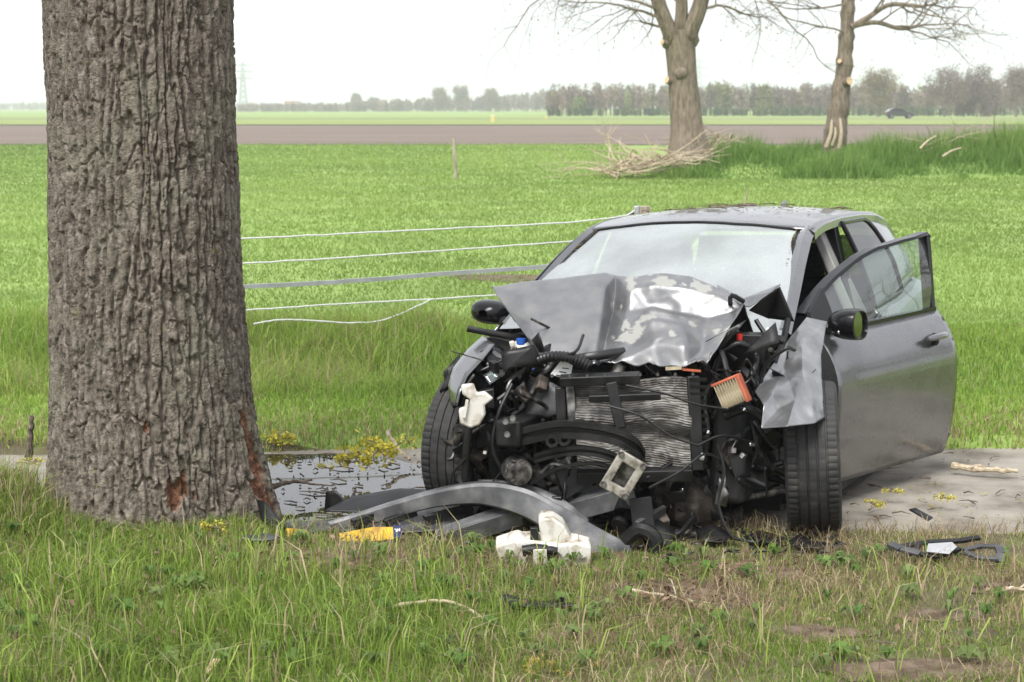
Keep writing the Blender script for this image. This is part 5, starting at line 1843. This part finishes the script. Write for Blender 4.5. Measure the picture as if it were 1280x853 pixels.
sheetmetal('torn_undertray', [(660,474,7.16), (690,478,7.12), (704,486,7.10), (702,516,7.09), (682,524,7.12), (672,518,7.12), (658,522,7.16), (656,500,7.17)],
           [(0,1,7), (1,6,7), (1,5,6), (1,2,5), (2,3,5), (3,4,5)], 'plastic_grey', car, 2, .014, 10, 13)
# air filter on the driver side
Rf = np.array([[.85, .35, -.38], [-.3, .93, .2], [.42, -.05, .9]])
fl = MB().box(A(914,491,7.02), (.105, .05, .105), Rf).build('air_filter', M['filter'], car, label='torn cream air filter with an orange rim')
for k in range(9):
    x = -.047 + k*.0118
    MB().box(A(914,491,7.02) + Rf @ np.array([x, -.030, 0]), (.003, .012, .098), Rf).build('pleat', M['filter'], fl)
for x, z, w, h in ((.055, 0, .014, .12), (0, .055, .12, .012)):
    MB().box(A(914,491,7.015) + Rf @ np.array([x, 0, z]), (w, .062, h), Rf).build('rim', M['orange'], fl, bevel=.003)
MB().bar(A(832,461,6.99), A(852,460,6.99), .012, .012).build('orange_seal', M['filter'], car)
MB().bar(A(853,462,6.985), A(876,464,6.985), .014, .008).build('orange_seal', M['orange'], car)
# rubber bonnet seal, rods, cables and hoses seen one by one
hose([(584,411,7.42), (610,416,7.42), (640,421,7.44), (668,424,7.5)], .014, 'plastic', 'bonnet_seal')
hose([(596,466,7.2), (625,452,7.22), (662,434,7.3)], .005, 'hose', 'prop_rod')
hose([(604,498,7.1), (590,520,7.07), (583,556,7.06), (581,606,7.1)], .016, 'hose')
hose([(583,572,7.05), (566,592,7.08), (562,612,7.1)], .006, 'hose', 'wire')
hose([(622,500,7.15), (640,490,7.16), (655,505,7.15), (640,520,7.12)], .012, 'hose')
hose([(668,470,7.2), (680,440,7.25), (692,420,7.4)], .02, 'hose')
hose([(664,492,7.14), (672,476,7.14), (684,462,7.16), (700,440,7.25)], .011, 'alu', 'pipe')
hose([(640,500,7.2), (634,486,7.2), (642,472,7.22), (650,466,7.24)], .007, 'alu', 'pipe')
hose([(676,592,7.0), (690,580,6.97), (712,584,6.97), (708,572,6.97)], .007, 'alu', 'pipe')
hose([(664,604,7.0), (700,585,6.93), (750,580,6.92), (785,600,6.92)], .008, 'hose')
hose([(782,482,6.9), (830,492,6.88), (868,505,6.88), (910,512,6.95)], .005, 'hose', 'wire')
hose([(762,508,6.9), (800,520,6.87), (838,545,6.87), (872,557,6.88)], .005, 'hose', 'wire')
hose([(872,557,6.88), (900,545,6.93), (930,550,7.0), (945,556,7.05)], .006, 'hose', 'wire')
hose([(812,610,6.86), (850,590,6.85), (880,568,6.88), (900,575,6.95)], .006, 'hose', 'wire')
hose([(896,556,6.98), (905,590,6.95), (898,630,6.93), (912,668,6.9), (930,676,6.9)], .007, 'hose', 'wire')
hose([(640,480,7.1), (622,520,7.06), (616,560,7.05), (628,590,7.06)], .009, 'hose')
hose([(700,452,7.15), (740,446,7.1), (780,440,7.15)], .02, 'hose')
hose([(895,470,7.1), (880,500,7.05), (884,540,7.0), (878,580,7.0)], .014, 'hose')
hose([(900,440,7.2), (925,430,7.2), (945,445,7.2), (940,470,7.15)], .016, 'hose', ribs=16)
hose([(905,520,7.1), (930,512,7.1), (950,520,7.1), (958,540,7.1)], .02, 'hose')
hose([(880,446,7.1), (895,425,7.2), (912,410,7.3)], .012, 'plastic', 'hinge_arm')
hose([(945,400,7.35), (960,430,7.3), (950,470,7.25)], .010, 'hose')
hose([(985,400,7.42), (978,430,7.3), (968,455,7.2)], .014, 'plastic', 'hinge_arm')
for px, py, Y, m, sc in ((878,571,6.9,'label',.016), (915,563,7.0,'alu',.022), (929,570,7.0,'alu',.02), (640,430,7.35,'white_plastic',.02), (960,412,7.38,'label',.012), (852,612,6.98,'chrome',.012), (628,504,7.12,'alu',.016), (606,566,7.08,'white_plastic',.014), (668,462,7.2,'blue',.012), (940,556,7.0,'chrome',.014)):
    MB().box(A(px, py, Y), (sc*1.6, sc, sc), _rot(px*.1, py*.07, px*.03)).build('clip', M[m], car, bevel=.002)
# the rest of the tangle: brackets, connectors, short hoses and looms behind
for k in range(38):
    x0, y0, x1, y1 = ((575,440,700,615), (885,430,985,600), (690,585,905,665))[k % 3]
    rs_ = np.random.default_rng(300+k)
    q0 = np.array([rs_.uniform(x0, x1), rs_.uniform(y0, y1)])
    pts = [(q0[0], q0[1], rs_.uniform(6.98, 7.2))]
    for j in range(3):
        q0 = q0 + rs_.normal(0, 22, 2) + [0, 6]
        pts.append((np.clip(q0[0], x0-8, x1+8), np.clip(q0[1], y0, y1+8), rs_.uniform(6.98, 7.25)))
    hose(pts, rs_.choice([.003, .004, .006, .009]), rs_.choice(['hose', 'hose', 'hose', 'plastic', 'steel']), 'wire')
rs = np.random.default_rng(19)
zones = [((572,440), (700,620), 7.10, 7.5, 95), ((880,420), (985,600), 7.12, 7.45, 75), ((690,590), (910,672), 7.0, 7.35, 80), ((690,440), (890,480), 7.1, 7.4, 24), ((560,560), (690,625), 7.15, 7.5, 18)]
for (x0, y0), (x1, y1), Ya, Yb, n in zones:
    for k in range(n):
        px, py, Y = rs.uniform(x0, x1), rs.uniform(y0, y1), rs.uniform(Ya, Yb)
        t = rs.random()
        p = A(px, py, Y)
        if p[2] < .04:
            continue
        m = rs.choice(['plastic', 'hose', 'plastic', 'steel', 'plastic_grey', 'cast', 'alu'], p=[.3, .22, .14, .14, .08, .08, .04])
        if t < .20:
            d = rs.normal(0, .07, (3, 3))
            d[:, 2] -= .02
            P = catmull([p, p+d[0], p+d[0]+d[1], p+d.sum(0)], 12)
            P[:, 2] = np.maximum(P[:, 2], .02)
            MB().tube(P, rs.uniform(.004, .016), 7).build('hose' if m != 'alu' else 'pipe', M['hose' if m in ('cast', 'plastic_grey') else m], car)
        elif t < .46:
            s3 = rs.uniform(.02, .09, 3)
            MB().box(p, s3, _rot(*rs.normal(0, .7, 3)), rs.uniform(.6, 1)).build('bracket', M[m], car, bevel=.004)
        elif t < .58:
            r = rs.uniform(.015, .04)
            MB().lathe([(0, -.02), (r, -.02), (r*1.05, 0), (r*.8, .012), (r*.8, .05)], p, rs.normal(0, 1, 3) + [0, 1.2, 0], 14).build('sensor', M[m], car)
        else:
            V = p + rs.normal(0, .06, (5, 3))*[1, .5, 1]
            V2, F2 = crumple(V, [(0,1,2), (0,2,3), (0,3,4)], 2, .02, 10, k)
            V2[:, 2] = np.maximum(V2[:, 2], .01)
            MB().add(V2, F2).build('torn_panel', M[m], car, smooth=30, solid=.003)

# parts one can name: alternator, ribbed air duct, battery, hose clamps, headlamp remains
al = MB().lathe([(0, -.05), (.05, -.05), (.058, -.03), (.058, .03), (.05, .05), (0, .05)], A(646,588,7.02), (-.3, 1, .1), 20).build('alternator', M['alu'], car, smooth=30)
MB().lathe([(.0, -.075), (.03, -.075), (.026, -.068), (.03, -.06), (.03, -.05)], A(646,588,7.02), (-.3, 1, .1), 18).build('pulley', M['steel'], al)
for k in range(10):
    a = k*.628
    MB().box(A(646,588,6.965) + np.array([.042*math.cos(a), 0, .042*math.sin(a)]), (.006, .012, .018), _rot(0, 0, a)).build('vent_rib', M['cast'], al)
hose([(668,452,7.12), (690,446,7.08), (716,448,7.06), (738,458,7.05)], .024, 'hose', 'air_duct', ribs=18)
bt = MB().box(A(935,436,7.28), (.17, .12, .13), CR).build('battery', M['plastic'], car, bevel=.006)
MB().lathe([(0, -.02), (.014, -.02), (.014, .012)], A(925,421,7.24), (0, 0, 1), 10).build('terminal', M['red'], bt)
MB().box(A(940,437,7.215), (.07, .003, .04), CR).build('battery_label', M['label'], bt)
for px, py, Y, r in ((676,455,7.18,.022), (688,430,7.30,.022), (590,522,7.065,.0175), (884,540,7.0,.0155), (930,512,7.1,.0215)):
    MB().lathe([(r, -.006), (r+.002, -.006), (r+.002, .006), (r, .006)], A(px, py, Y), (.3, .2, 1), 14).build('hose_clamp', M['chrome'], car)
hl_ = sheetmetal('headlamp_shell', [(600,440,7.28), (622,432,7.34), (640,446,7.30), (628,462,7.22), (606,458,7.22)], [(0,1,4), (1,3,4), (1,2,3)], 'black_gloss', car, 2, .012, 12, 71)
sheetmetal('headlamp_lens', [(604,470,7.16), (616,462,7.18), (626,472,7.16), (612,482,7.13)], [(0,1,3), (1,2,3)], 'glass', car, 2, .01, 14, 72)
for k in range(9):
    x_ = 690 + k*22
    MB().lathe([(0, -.006), (.006, -.006), (.0075, 0)], A(x_, 470-.3*k, 6.955), (0, 1, 0), 8).build('bolt', M['steel'], car)
# ================================================================== DEBRIS lying loose round the wreck
def ribbon(pts, n=50):
    """rows (px, py, Y, width, tilt): a curved strip with a folded-back flange"""
    Q = catmull([[*at(p[0], p[1], p[2]), p[3], p[4]] for p in pts], n)
    P, W, TL = Q[:, :3], Q[:, 3], Q[:, 4]
    G = np.zeros((n, 8, 3))
    for i in range(n):
        f = np.array([0, -math.cos(TL[i]), 0])
        dn = np.array([0, -math.sin(TL[i]), -math.cos(TL[i])])
        fw = np.array([0, math.cos(TL[i]), -math.sin(TL[i])])
        w = W[i]
        G[i, 0] = P[i] + fw*.55*w + dn*.25*w + np.array([0, 0, .0])
        G[i, 1] = P[i] + fw*.45*w - dn*.06*w
        G[i, 2] = P[i] + fw*.12*w - dn*.03*w
        G[i, 3] = P[i]
        G[i, 4] = P[i] + dn*.14*w - fw*.05*w
        G[i, 5] = P[i] + dn*.62*w - fw*.02*w
        G[i, 6] = P[i] + dn*.98*w + fw*.05*w
        G[i, 7] = P[i] + dn*1.05*w + fw*.16*w
    G[..., 2] = np.maximum(G[..., 2], -.04)
    return G
bc_ = empty('bumper_cover', gp(600, 675), 'long arched grey bumper cover lying in front of the wreck', 'bumper')
G1 = ribbon([(378,664,7.12,.04,.1), (430,649,7.12,.048,.1), (490,630,7.10,.055,.08), (550,613,7.06,.062,.08), (605,605,7.02,.08,.15), (655,612,6.96,.105,.3), (700,634,6.90,.12,.4), (745,660,6.86,.12,.4), (790,684,6.84,.07,.3)], 70)
MB().grid(G1).build('shell', M['bumper'], bc_, smooth=22, solid=.005)
G2 = ribbon([(598,601,7.12,.03,.9), (640,603,7.08,.05,.9), (680,614,7.02,.06,.9), (710,630,6.98,.05,.9), (735,650,6.94,.03,.9)], 30)
MB().grid(G2).build('upper_lip', M['bumper'], bc_, smooth=22, solid=.005)
for px, py in ((452,655), (500,640), (545,626), (578,618)):
    MB().box(at(px, py, 7.10), (.03, .03, .012), _rot(.3, .2, .1)).build('clip_tab', M['plastic_grey'], bc_)
MB().tube(catmull([at(782,676,6.86), at(800,662,6.84), at(818,672,6.83), at(820,690,6.83)], 10), .03, 8).build('torn_corner', M['plastic'], bc_)

def thing_sheet(name, pts, faces, mat, label, cat, levels=2, amp=.012, freq=8, seed=1, solid=.006, zmin=0.0, group=None):
    pts = [(p[0], p[1], p[2]-(.16 if p[2] < 6.4 else 0)) for p in pts]   # lies on top of the grass blades
    V, Fs = crumple([at(*p) for p in pts], faces, levels, amp, freq, seed)
    V[:, 2] = np.maximum(V[:, 2], zmin)
    return MB().add(V, Fs).build(name, M[mat], smooth=30, solid=solid, label=label, cat=cat, group=group)
# grey reinforcement lying below the arch
rb = empty('bumper_bar', gp(600, 668), 'straight grey bumper bar propped under the arched cover', 'bumper bar')
a0, b0 = at(545, 668, 6.98), at(652, 631, 7.06)
MB().bar(a0, b0, .06, .012, (0, -.5, 1)).build('top_face', M['bumper'], rb, bevel=.003)
MB().bar(a0 + [0, -.025, -.035], b0 + [0, -.025, -.045], .012, .075, (0, -.2, 1)).build('front_face', M['bumper'], rb, bevel=.003)
rb2 = empty('bumper_bar', gp(740, 640), 'short silver beam end behind the arched cover, left of the cream bracket', 'bumper bar')
a0, b0 = at(672, 634, 7.08), at(793, 601, 7.02)
MB().bar(a0, b0, .10, .014, (0, -.45, 1)).build('top_face', M['bumper'], rb2, bevel=.003)
MB().bar(a0 + [0, -.04, -.05], b0 + [0, -.04, -.05], .012, .08, (0, -.1, 1)).build('front_face', M['bumper'], rb2, bevel=.003)

lg = empty('loose_grille', gp(500, 668), 'flat dark grille lying under the arched bumper cover', 'grille')
sheetmetal('panel', [(420,664,7.1), (470,648,7.18), (540,632,7.25), (600,634,7.22), (590,652,7.12), (548,664,7.04), (490,668,7.04)], [(0,1,6), (1,5,6), (1,2,5), (2,4,5), (2,3,4)], 'plastic_grey', lg, 3, .014, 7, 31)
for k, (p, q_) in enumerate((((440,660,7.08), (470,650,7.12)), ((480,660,7.06), (520,646,7.12)), ((530,655,7.08), (590,640,7.16)))):
    MB().bar(at(*p)+[0, 0, .02], at(*q_)+[0, 0, .02], .03, .03).build('slat', M['plastic'], lg, bevel=.003)
thing_sheet('arch_liner', [(405,640,7.35), (440,622,7.45), (500,612,7.5), (560,614,7.5), (545,632,7.35), (480,642,7.3)], [(0,1,5), (1,2,5), (2,4,5), (2,3,4)], 'plastic', 'black curved arch liner lying at the edge of the puddle', 'arch liner', 3, .02, 6, 33)
thing_sheet('plastic_fin', [(406,640,7.5), (408,614,7.5), (420,613,7.48), (440,634,7.45)], [(0,1,3), (1,2,3)], 'plastic', 'black upright plastic fin standing in the puddle', 'plastic shard', 2, .01, 8, 35)
thing_sheet('plastic_shard', [(322,625,7.2), (333,628,7.15), (356,656,7.05), (352,668,7.0), (328,652,7.1)], [(0,1,4), (1,2,4), (2,3,4)], 'plastic', 'black folded plastic piece leaning against the torn foot of the trunk', 'plastic shard', 2, .012, 8, 37)
thing_sheet('plastic_shard', [(350,655,7.1), (410,652,7.15), (415,664,7.05), (360,670,7.0)], [(0,1,3), (1,2,3)], 'plastic_grey', 'flat grey plastic piece between the trunk and the yellow plate', 'plastic shard', 2, .012, 8, 39)
thing_sheet('plastic_shard', [(296,672,6.85), (330,668,6.88), (352,672,6.86), (340,678,6.8), (305,679,6.8)], [(0,1,4), (1,3,4), (1,2,3)], 'plastic_grey', 'thin grey plastic sliver on the grass below the torn trunk foot', 'plastic shard', 2, .008, 9, 41, zmin=.05)
# yellow number plate, broken and upside down
npl = empty('number_plate', gp(440, 678), 'broken yellow number plate lying upside down under the bumper cover', 'number plate')
def flat(name, pts, mat, parent, th=.006):
    P = np.array([at(*p) for p in pts])
    return MB().prism(P, (0, .004, -th)).build(name, mat, parent)
flat('plate', [(424,667,6.99), (466,659,6.99), (491,659,6.99), (492,674,6.93), (425,681,6.93)], M['yellow_plate'], npl)
flat('plate_fragment', [(358,660,7.02), (384,663,7.0), (380,673,6.96), (360,671,6.97)], M['yellow_plate'], npl)
flat('country_band', [(491.5,658,6.99), (501,656,6.99), (502,671,6.93), (492.5,673,6.93)], M['plate_blue'], npl)
p4 = at(496.5, 664.5, 6.958)
ex = at(491.5,658,6.99)-at(501,656,6.99)              # reads upside down, as the plate lies
ex /= np.linalg.norm(ex)
ey = at(491.5,658,6.99)-at(492.5,673,6.93)
ey = -(ey/np.linalg.norm(ey))
pn = np.cross(ex, ey)
pn = pn/np.linalg.norm(pn)*(-1 if np.cross(ex, ey)[1] > 0 else 1)
def letter(x0, y0, x1, y1, nm):
    a, b = p4 + ex*x0 + ey*y0 + pn*.006, p4 + ex*x1 + ey*y1 + pn*.006
    MB().bar(a, b, .0028, .001, pn).build(nm, M['label'], npl)
for seg in ((-.012, -.009, -.012, .009), (-.012, .009, -.003, -.009), (-.003, -.009, -.003, .009), (.003, -.009, .003, .009), (.003, -.009, .010, -.009)):
    letter(*seg, 'letter_stroke')

# white washer bottle in the grass
wbt = empty('washer_bottle', gp(680, 708), 'cracked white washer fluid bottle lying in the grass before the wreck', 'bottle')
YW = 6.62
def wpart(name, outline, Y, d, mat='white_plastic', bevel=.007):
    P = np.array([at(px, py, Y) for px, py in outline])
    return MB().prism(P, (0, d, .01)).build(name, M[mat], wbt, bevel=bevel, smooth=40)
wpart('lower_tank', [(619,684), (640,677), (668,677), (700,682), (716,679), (737,686), (739,708), (700,711), (655,706), (624,703)], YW, .13)
wpart('upper_tank', [(673,652), (677,648), (692,649), (704,657), (708,664), (716,679), (715,690), (700,694), (682,690), (676,680)], YW+.02, .10)
wpart('side_lobe', [(711,682), (720,679), (739,684), (739,707), (722,710), (712,704)], YW-.025, .12)
wpart('broken_neck', [(632,680), (636,672), (648,669), (656,673), (662,680), (650,684)], YW+.03, .06, bevel=.008)
pp = MB().tube([at(653,689,YW-.03), at(668,687,YW-.03), at(684,688,YW-.03)], [.021, .022, .022], 14).build('pump', M['plastic'], wbt)
MB().tube([at(684,688,YW-.03), at(690,688.3,YW-.03), at(697,689,YW-.03)], [.016, .017, .013], 12).build('pump_plug', M['hose'], pp)
MB().box(at(668,667,YW+.03), (.032, .03, .05)).build('cap', M['plastic'], wbt, bevel=.004)
lb = MB().box(at(675,696,YW-.052), (.052, .012, .058)).build('label_tab', M['white_plastic'], wbt, bevel=.003)
MB().box(at(674,699.5,YW-.0595), (.018, .003, .008)).build('moulded_mark', M['plastic_grey'], lb)

# black plastic shards in the grass and on the path
thing_sheet('plastic_shard', [(620,747,6.18), (634,744,6.2), (660,752,6.17), (700,756,6.16), (724,764,6.12), (720,769,6.1), (690,764,6.1), (655,762,6.1), (640,757,6.12)],
            [(0,1,8), (1,2,8), (2,7,8), (2,3,7), (3,6,7), (3,4,6), (4,5,6)], 'plastic', 'long black plastic strip half hidden in the foreground grass', 'plastic shard', 2, .012, 10, 43, .005, .03)
MB().box(at(702,752,5.98), (.018, .01, .03)).build('plastic_clip', M['plastic'], label='small black clip upright on the long black strip', cat='clip')
gr_ = empty('broken_grille', gp(1180, 700), 'grey plastic grille frame lying in the grass right of the front wheel', 'grille')
for pts, w, m in (([(1112,684,6.7), (1126,690,6.66), (1150,696,6.62)], .035, 'plastic_grey'), ([(1128,687,6.72), (1160,682,6.75), (1200,680,6.78), (1224,676,6.8)], .022, 'plastic'),
                  ([(1150,697,6.62), (1172,700,6.6), (1200,690,6.66)], .018, 'plastic'), ([(1205,692,6.66), (1225,687,6.7), (1248,687,6.68)], .02, 'plastic_grey'),
                  ([(1248,687,6.68), (1251,696,6.62), (1250,707,6.58)], .034, 'plastic_grey'), ([(1205,694,6.64), (1225,702,6.6), (1248,703,6.58)], .02, 'plastic_grey'), ([(1150,684,6.7), (1142,692,6.66), (1136,697,6.62)], .02, 'plastic')):
    P = [at(*p) for p in pts]
    mb = MB()
    for a, b in zip(P[:-1], P[1:]):
        mb.bar(a+[0, 0, .012], b+[0, 0, .012], w, .014, (0, -.35, 1))
    mb.build('frame_bar', M[m], gr_, bevel=.002)
flat('bright_insert', [(1160,686,6.68), (1190,684,6.68), (1196,690,6.64), (1186,699,6.58), (1158,696,6.6)], M['galv'], gr_, .004).location.z += .02
thing_sheet('plastic_shard', [(1136,638,7.35), (1144,636,7.38), (1166,648,7.28), (1160,652,7.25)], [(0,1,3), (1,2,3)], 'plastic', 'small black perforated strip lying on the dry path', 'plastic shard', 2, .003, 10, 45, .005, -.035)
for i, (pts, fs, lab) in enumerate((
    ([(985,678,6.85), (1000,668,6.9), (1012,676,6.88), (1044,682,6.85), (1040,690,6.8), (1000,690,6.8)], [(0,1,5), (1,2,5), (2,4,5), (2,3,4)], 'black shard lying directly before the driver side wheel'),
    ([(930,672,6.95), (950,664,7.0), (980,672,6.95), (975,682,6.88), (940,682,6.88)], [(0,1,4), (1,2,4), (2,3,4)], 'black shard left of the driver side wheel, under the torn wires'),
    ([(868,664,6.98), (890,656,7.0), (915,668,6.95), (905,680,6.9), (880,678,6.9)], [(0,1,4), (1,2,4), (2,3,4)], 'black shard under the greasy gearbox'),
    ([(800,668,6.9), (822,650,6.95), (845,662,6.92), (838,682,6.85), (808,686,6.84)], [(0,1,4), (1,2,4), (2,3,4)], 'black folded panel at the right end of the arched bumper cover'))):
    thing_sheet('plastic_shard', pts, fs, 'plastic', lab, 'plastic shard', 2, .02, 9, 50+i, .005, .02, 'black shards under the nose of the wreck')
mb = MB()
for i in range(90):
    px, py = (RNG.uniform(880, 1055), RNG.uniform(660, 692)) if i < 60 else (RNG.uniform(560, 900), RNG.uniform(668, 700))
    p = gp(px, py, .03)
    V, Fs = crumple(p + RNG.normal(0, .014, (4, 3))*[1, 1, .5], [(0,1,2), (0,2,3)], 1, .006, 12, i)
    V[:, 2] = np.maximum(V[:, 2], .02)
    mb.cur = int(RNG.integers(3))
    mb.add(V, Fs)
mb.build('crash_litter', [M['plastic'], M['plastic_grey'], M['steel']], solid=.003, label='small broken chips strewn in the grass before the wreck', cat='crash litter', kind='stuff')

# ------------------------------------------------------------------ branches and blossom
def stick(name, pts, r, mat, label, side=0, seed=1, cat='stick', n=14):
    rs = np.random.default_rng(seed)
    P = catmull([at(p[0], p[1], p[2]-(.16 if p[2] < 6.4 else 0)) for p in pts], n)
    P[1:-1] += rs.normal(0, min(r*.25, .0025), (n-2, 3))
    mb = MB().tube(P, np.linspace(1, .55, n)*r*(1+.15*rs.normal(size=n)), 8)
    for k in range(side):
        i = rs.integers(3, n-2)
        d = rs.normal(0, 1, 3)*[1, .6, .25] + [0, 0, .12]
        d /= np.linalg.norm(d)
        L = rs.uniform(.05, .16)
        Q = catmull([P[i], P[i]+d*L*.5+rs.normal(0, .01, 3), P[i]+d*L+[0, 0, -.02]], 6)
        Q[:, 2] = np.maximum(Q[:, 2], P[:, 2].min()-.005)
        mb.tube(Q, np.linspace(r*.45, r*.2, 6), 5)
    return mb.build(name, M[mat], label=label, cat=cat)
stick('stick', [(1190,582,8.55), (1215,586,8.5), (1245,588,8.45), (1272,589,8.45)], .018, 'pale_wood', 'thick pale broken stick lying on the dry path at the right', 1, 2)
stick('stick', [(490,758,6.1), (530,752,6.12), (560,752,6.12), (590,765,6.05), (622,785,5.95)], .008, 'pale_wood', 'forked pale twig in the grass below the arched bumper cover', 3, 3)
stick('stick', [(60,832,5.55), (90,820,5.6), (125,812,5.62)], .009, 'pale_wood', 'pale grey twig lying in the grass at the lower left', 2, 4)
stick('stick', [(152,828,5.58), (175,826,5.58), (204,803,5.66)], .009, 'twig', 'dark crooked stick in the grass just right of the lower left twig', 1, 5)
stick('stick', [(700,762,6.1), (745,778,6.0), (800,800,5.9), (880,806,5.85)], .005, 'twig', 'long thin dark twig trailing right of the black strip', 4, 6)
stick('stick', [(790,738,6.3), (850,748,6.25), (900,762,6.2)], .006, 'pale_wood', 'thin twig across the patch of dry leaves', 4, 7)
stick('stick', [(485,540,8.9), (497,560,8.8), (512,575,8.7)], .012, 'pale_wood', 'pale stick poking up behind the yellow blossom twig in the puddle', 0, 8)
stick('stick', [(340,608,7.9), (360,604,7.95), (390,600,8.0)], .014, 'twig', 'mossy dark stick lying in the puddle near the trunk', 2, 9)
stick('stick', [(36,575,7.75), (38,545,7.75), (40,520,7.75)], .018, 'twig', 'dark stake stump standing left of the big trunk', 0, 10)
stick('stick', [(1250,738,6.3), (1265,736,6.32), (1290,737,6.3)], .009, 'pale_wood', 'short pale twig at the right edge of the grass', 1, 12)
P = [at(258,850,5.22), at(264,838,5.27), at(272,832,5.29)]
MB().bar(P[0]+[0, 0, .02], P[2]+[0, 0, .02], .022, .006).build('bark_chip', M['cut'], label='fresh pale bark chip at the bottom edge below the trunk', cat='bark chip')
stick('stick', [(262,850,5.36), (280,846,5.37), (292,849,5.36)], .010, 'dirt', 'reddish brown bark strip beside the pale bark chip', 0, 13)

def blossom(name, px, py, Y, size, label, seed, n=60, mat='leaf', flatn=.4, col=None, group=None):
    rs = np.random.default_rng(seed)
    c = at(px, py, Y-(.15 if Y < 6.4 else 0))
    root = empty(name, c, label, 'blossom twig', group)
    mb = MB()
    tips = []
    for k in range(7):
        a = rs.random()*6.28
        d = np.array([math.cos(a), math.sin(a)*.7, flatn*rs.random()])
        Q = catmull([c, c+d*size*.5+rs.normal(0, size*.08, 3), c+d*size], 6)
        Q[:, 2] = np.maximum(Q[:, 2], c[2]-.005)
        mb.tube(Q, np.linspace(.003, .0015, 6), 5)
        tips += [(Q[i], d) for i in (3, 4, 5, 5)]
    mb.build('stem', M['twig'], root)
    leaf_cloud(tips, n//len(tips)+6, size*.10, size*.13, col or [(.66,.58,.07), (.58,.52,.06), (.7,.62,.14), (.45,.44,.06)], rs, 'blossom', root)
    return root
blossom('blossom_twig', 490, 562, 8.5, .13, 'yellow-green blossom twig nearest the passenger wheel in the puddle', 1)
blossom('blossom_twig', 462, 574, 8.4, .14, 'large yellow blossom twig in the middle of the puddle', 2)
blossom('blossom_twig', 440, 578, 8.35, .08, 'small yellow blossom twig left of the large one in the puddle', 3)
blossom('blossom_twig', 408, 585, 8.2, .04, 'tiny yellow blossom tuft floating alone in the puddle', 4, 20)
blossom('blossom_twig', 355, 548, 9.2, .09, 'yellow blossom twig on the far puddle edge beside the trunk', 5)
blossom('blossom_twig', 39, 580, 7.6, .05, 'yellow blossom tuft against the left side of the trunk foot', 6, 20)
blossom('blossom_twig', 272, 660, 6.95, .06, 'yellow blossom tuft in the grass below the torn trunk foot', 7, 24)
blossom('blossom_twig', 683, 840, 5.45, .07, 'yellow blossom twig at the bottom edge of the photo', 8, 30, col=[(.55,.4,.06), (.5,.36,.05), (.6,.46,.1)])
blossom('blossom_twig', 735, 832, 5.5, .03, 'tiny yellow blossom tuft right of the twig at the bottom edge', 9, 16, col=[(.55,.4,.06), (.5,.36,.05), (.6,.46,.1)])
blossom('blossom_twig', 1090, 630, 7.6, .05, 'yellow blossom tuft on the path near the driver side wheel', 10, 30, flatn=.1)
blossom('blossom_twig', 1116, 614, 7.9, .045, 'yellow blossom tuft on the path right of the driver side wheel, farther back', 11, 24, flatn=.1)
blossom('blossom_twig', 1180, 622, 7.75, .05, 'scattered yellow blossom in the middle of the dry path', 12, 24, flatn=.1)
# twigs and moss that fell on the roof
rt = C((-.05, 2.25, 1.458))
tw = empty('roof_twig', rt, 'mossy broken twig standing on the car roof', 'twig')
MB().tube([rt, rt+[.01, 0, .05], rt+[.018, 0, .10]], [.005, .005, .004], 6).build('stem', M['pale_wood'], tw)
MB().tube([rt+[-.12, .02, .0], rt+[0, 0, .01], rt+[.07, -.02, .012]], [.006, .008, .005], 6).build('fork', M['twig'], tw)
P = np.array([C((RNG.uniform(-.5, .5), RNG.uniform(1.5, 2.9), 0)) for _ in range(620)])
lo = np.array([((p-CAR0) @ CR)[:2] for p in P])
ru, rz = rail(lo[:, 1])
a = lo[:, 0]/ru
zl = rz + .052*(1-a*a)*(1-.25*np.clip((lo[:, 1]-1.3)/1.9, 0, 1)) + .012
P = C(np.stack([lo[:, 0], lo[:, 1], zl], -1))
flakes('roof_litter', P, .004+.010*RNG.random(620)**2, palette(620, RNG.random(620), [(.3,.26,.06), (.12,.09,.05), (.2,.16,.05)]), 'moss and blossom crumbs lying on the car roof', 'litter', curl=.3)
mb = MB()
for i in range(22):
    p, l_a, a_ = P[RNG.integers(len(P))], RNG.uniform(.04, .16), RNG.random()*6.28
    d = CR @ np.array([math.cos(a_), math.sin(a_), 0])*l_a
    mb.tube(catmull([p, p+d*.5+CR @ np.array([0, 0, .004]), p+d], 5), [.003, .003, .0025, .002, .0015], 5)
mb.build('roof_twigs', M['twig'], label='thin broken twigs scattered over the car roof', cat='twigs', kind='stuff')
v = RNG.uniform(.7, 1.3, 70)
u, z = rail(v)
sg = np.where(RNG.random(70) < .5, -1, 1)
P = C(np.stack([sg*(u-.07), v, z+.012], -1))
flakes('gutter_litter', P, .006+.008*RNG.random(70), palette(70, RNG.random(70), [(.4,.34,.06), (.2,.15,.06)]), 'yellow blossom caught along the windscreen pillars', 'litter', curl=.4)
# ================================================================== AIR
hz = bpy.data.materials.new('haze_air')
hz.use_nodes = True
hn, hl = hz.node_tree.nodes, hz.node_tree.links
hn.clear()
ho = hn.new('ShaderNodeOutputMaterial')
hv = hn.new('ShaderNodeVolumePrincipled')
hv.inputs['Color'].default_value = (.92, .95, 1.0, 1)
hv.inputs['Density'].default_value = 0.00065
hv.inputs['Anisotropy'].default_value = 0.2
hl.new(hv.outputs[0], ho.inputs['Volume'])
haze = MB().box((0, 1150, 27), (4000, 3000, 60)).build('haze', hz, smooth=0, label='pale spring haze over the fields', cat='haze', kind='stuff')
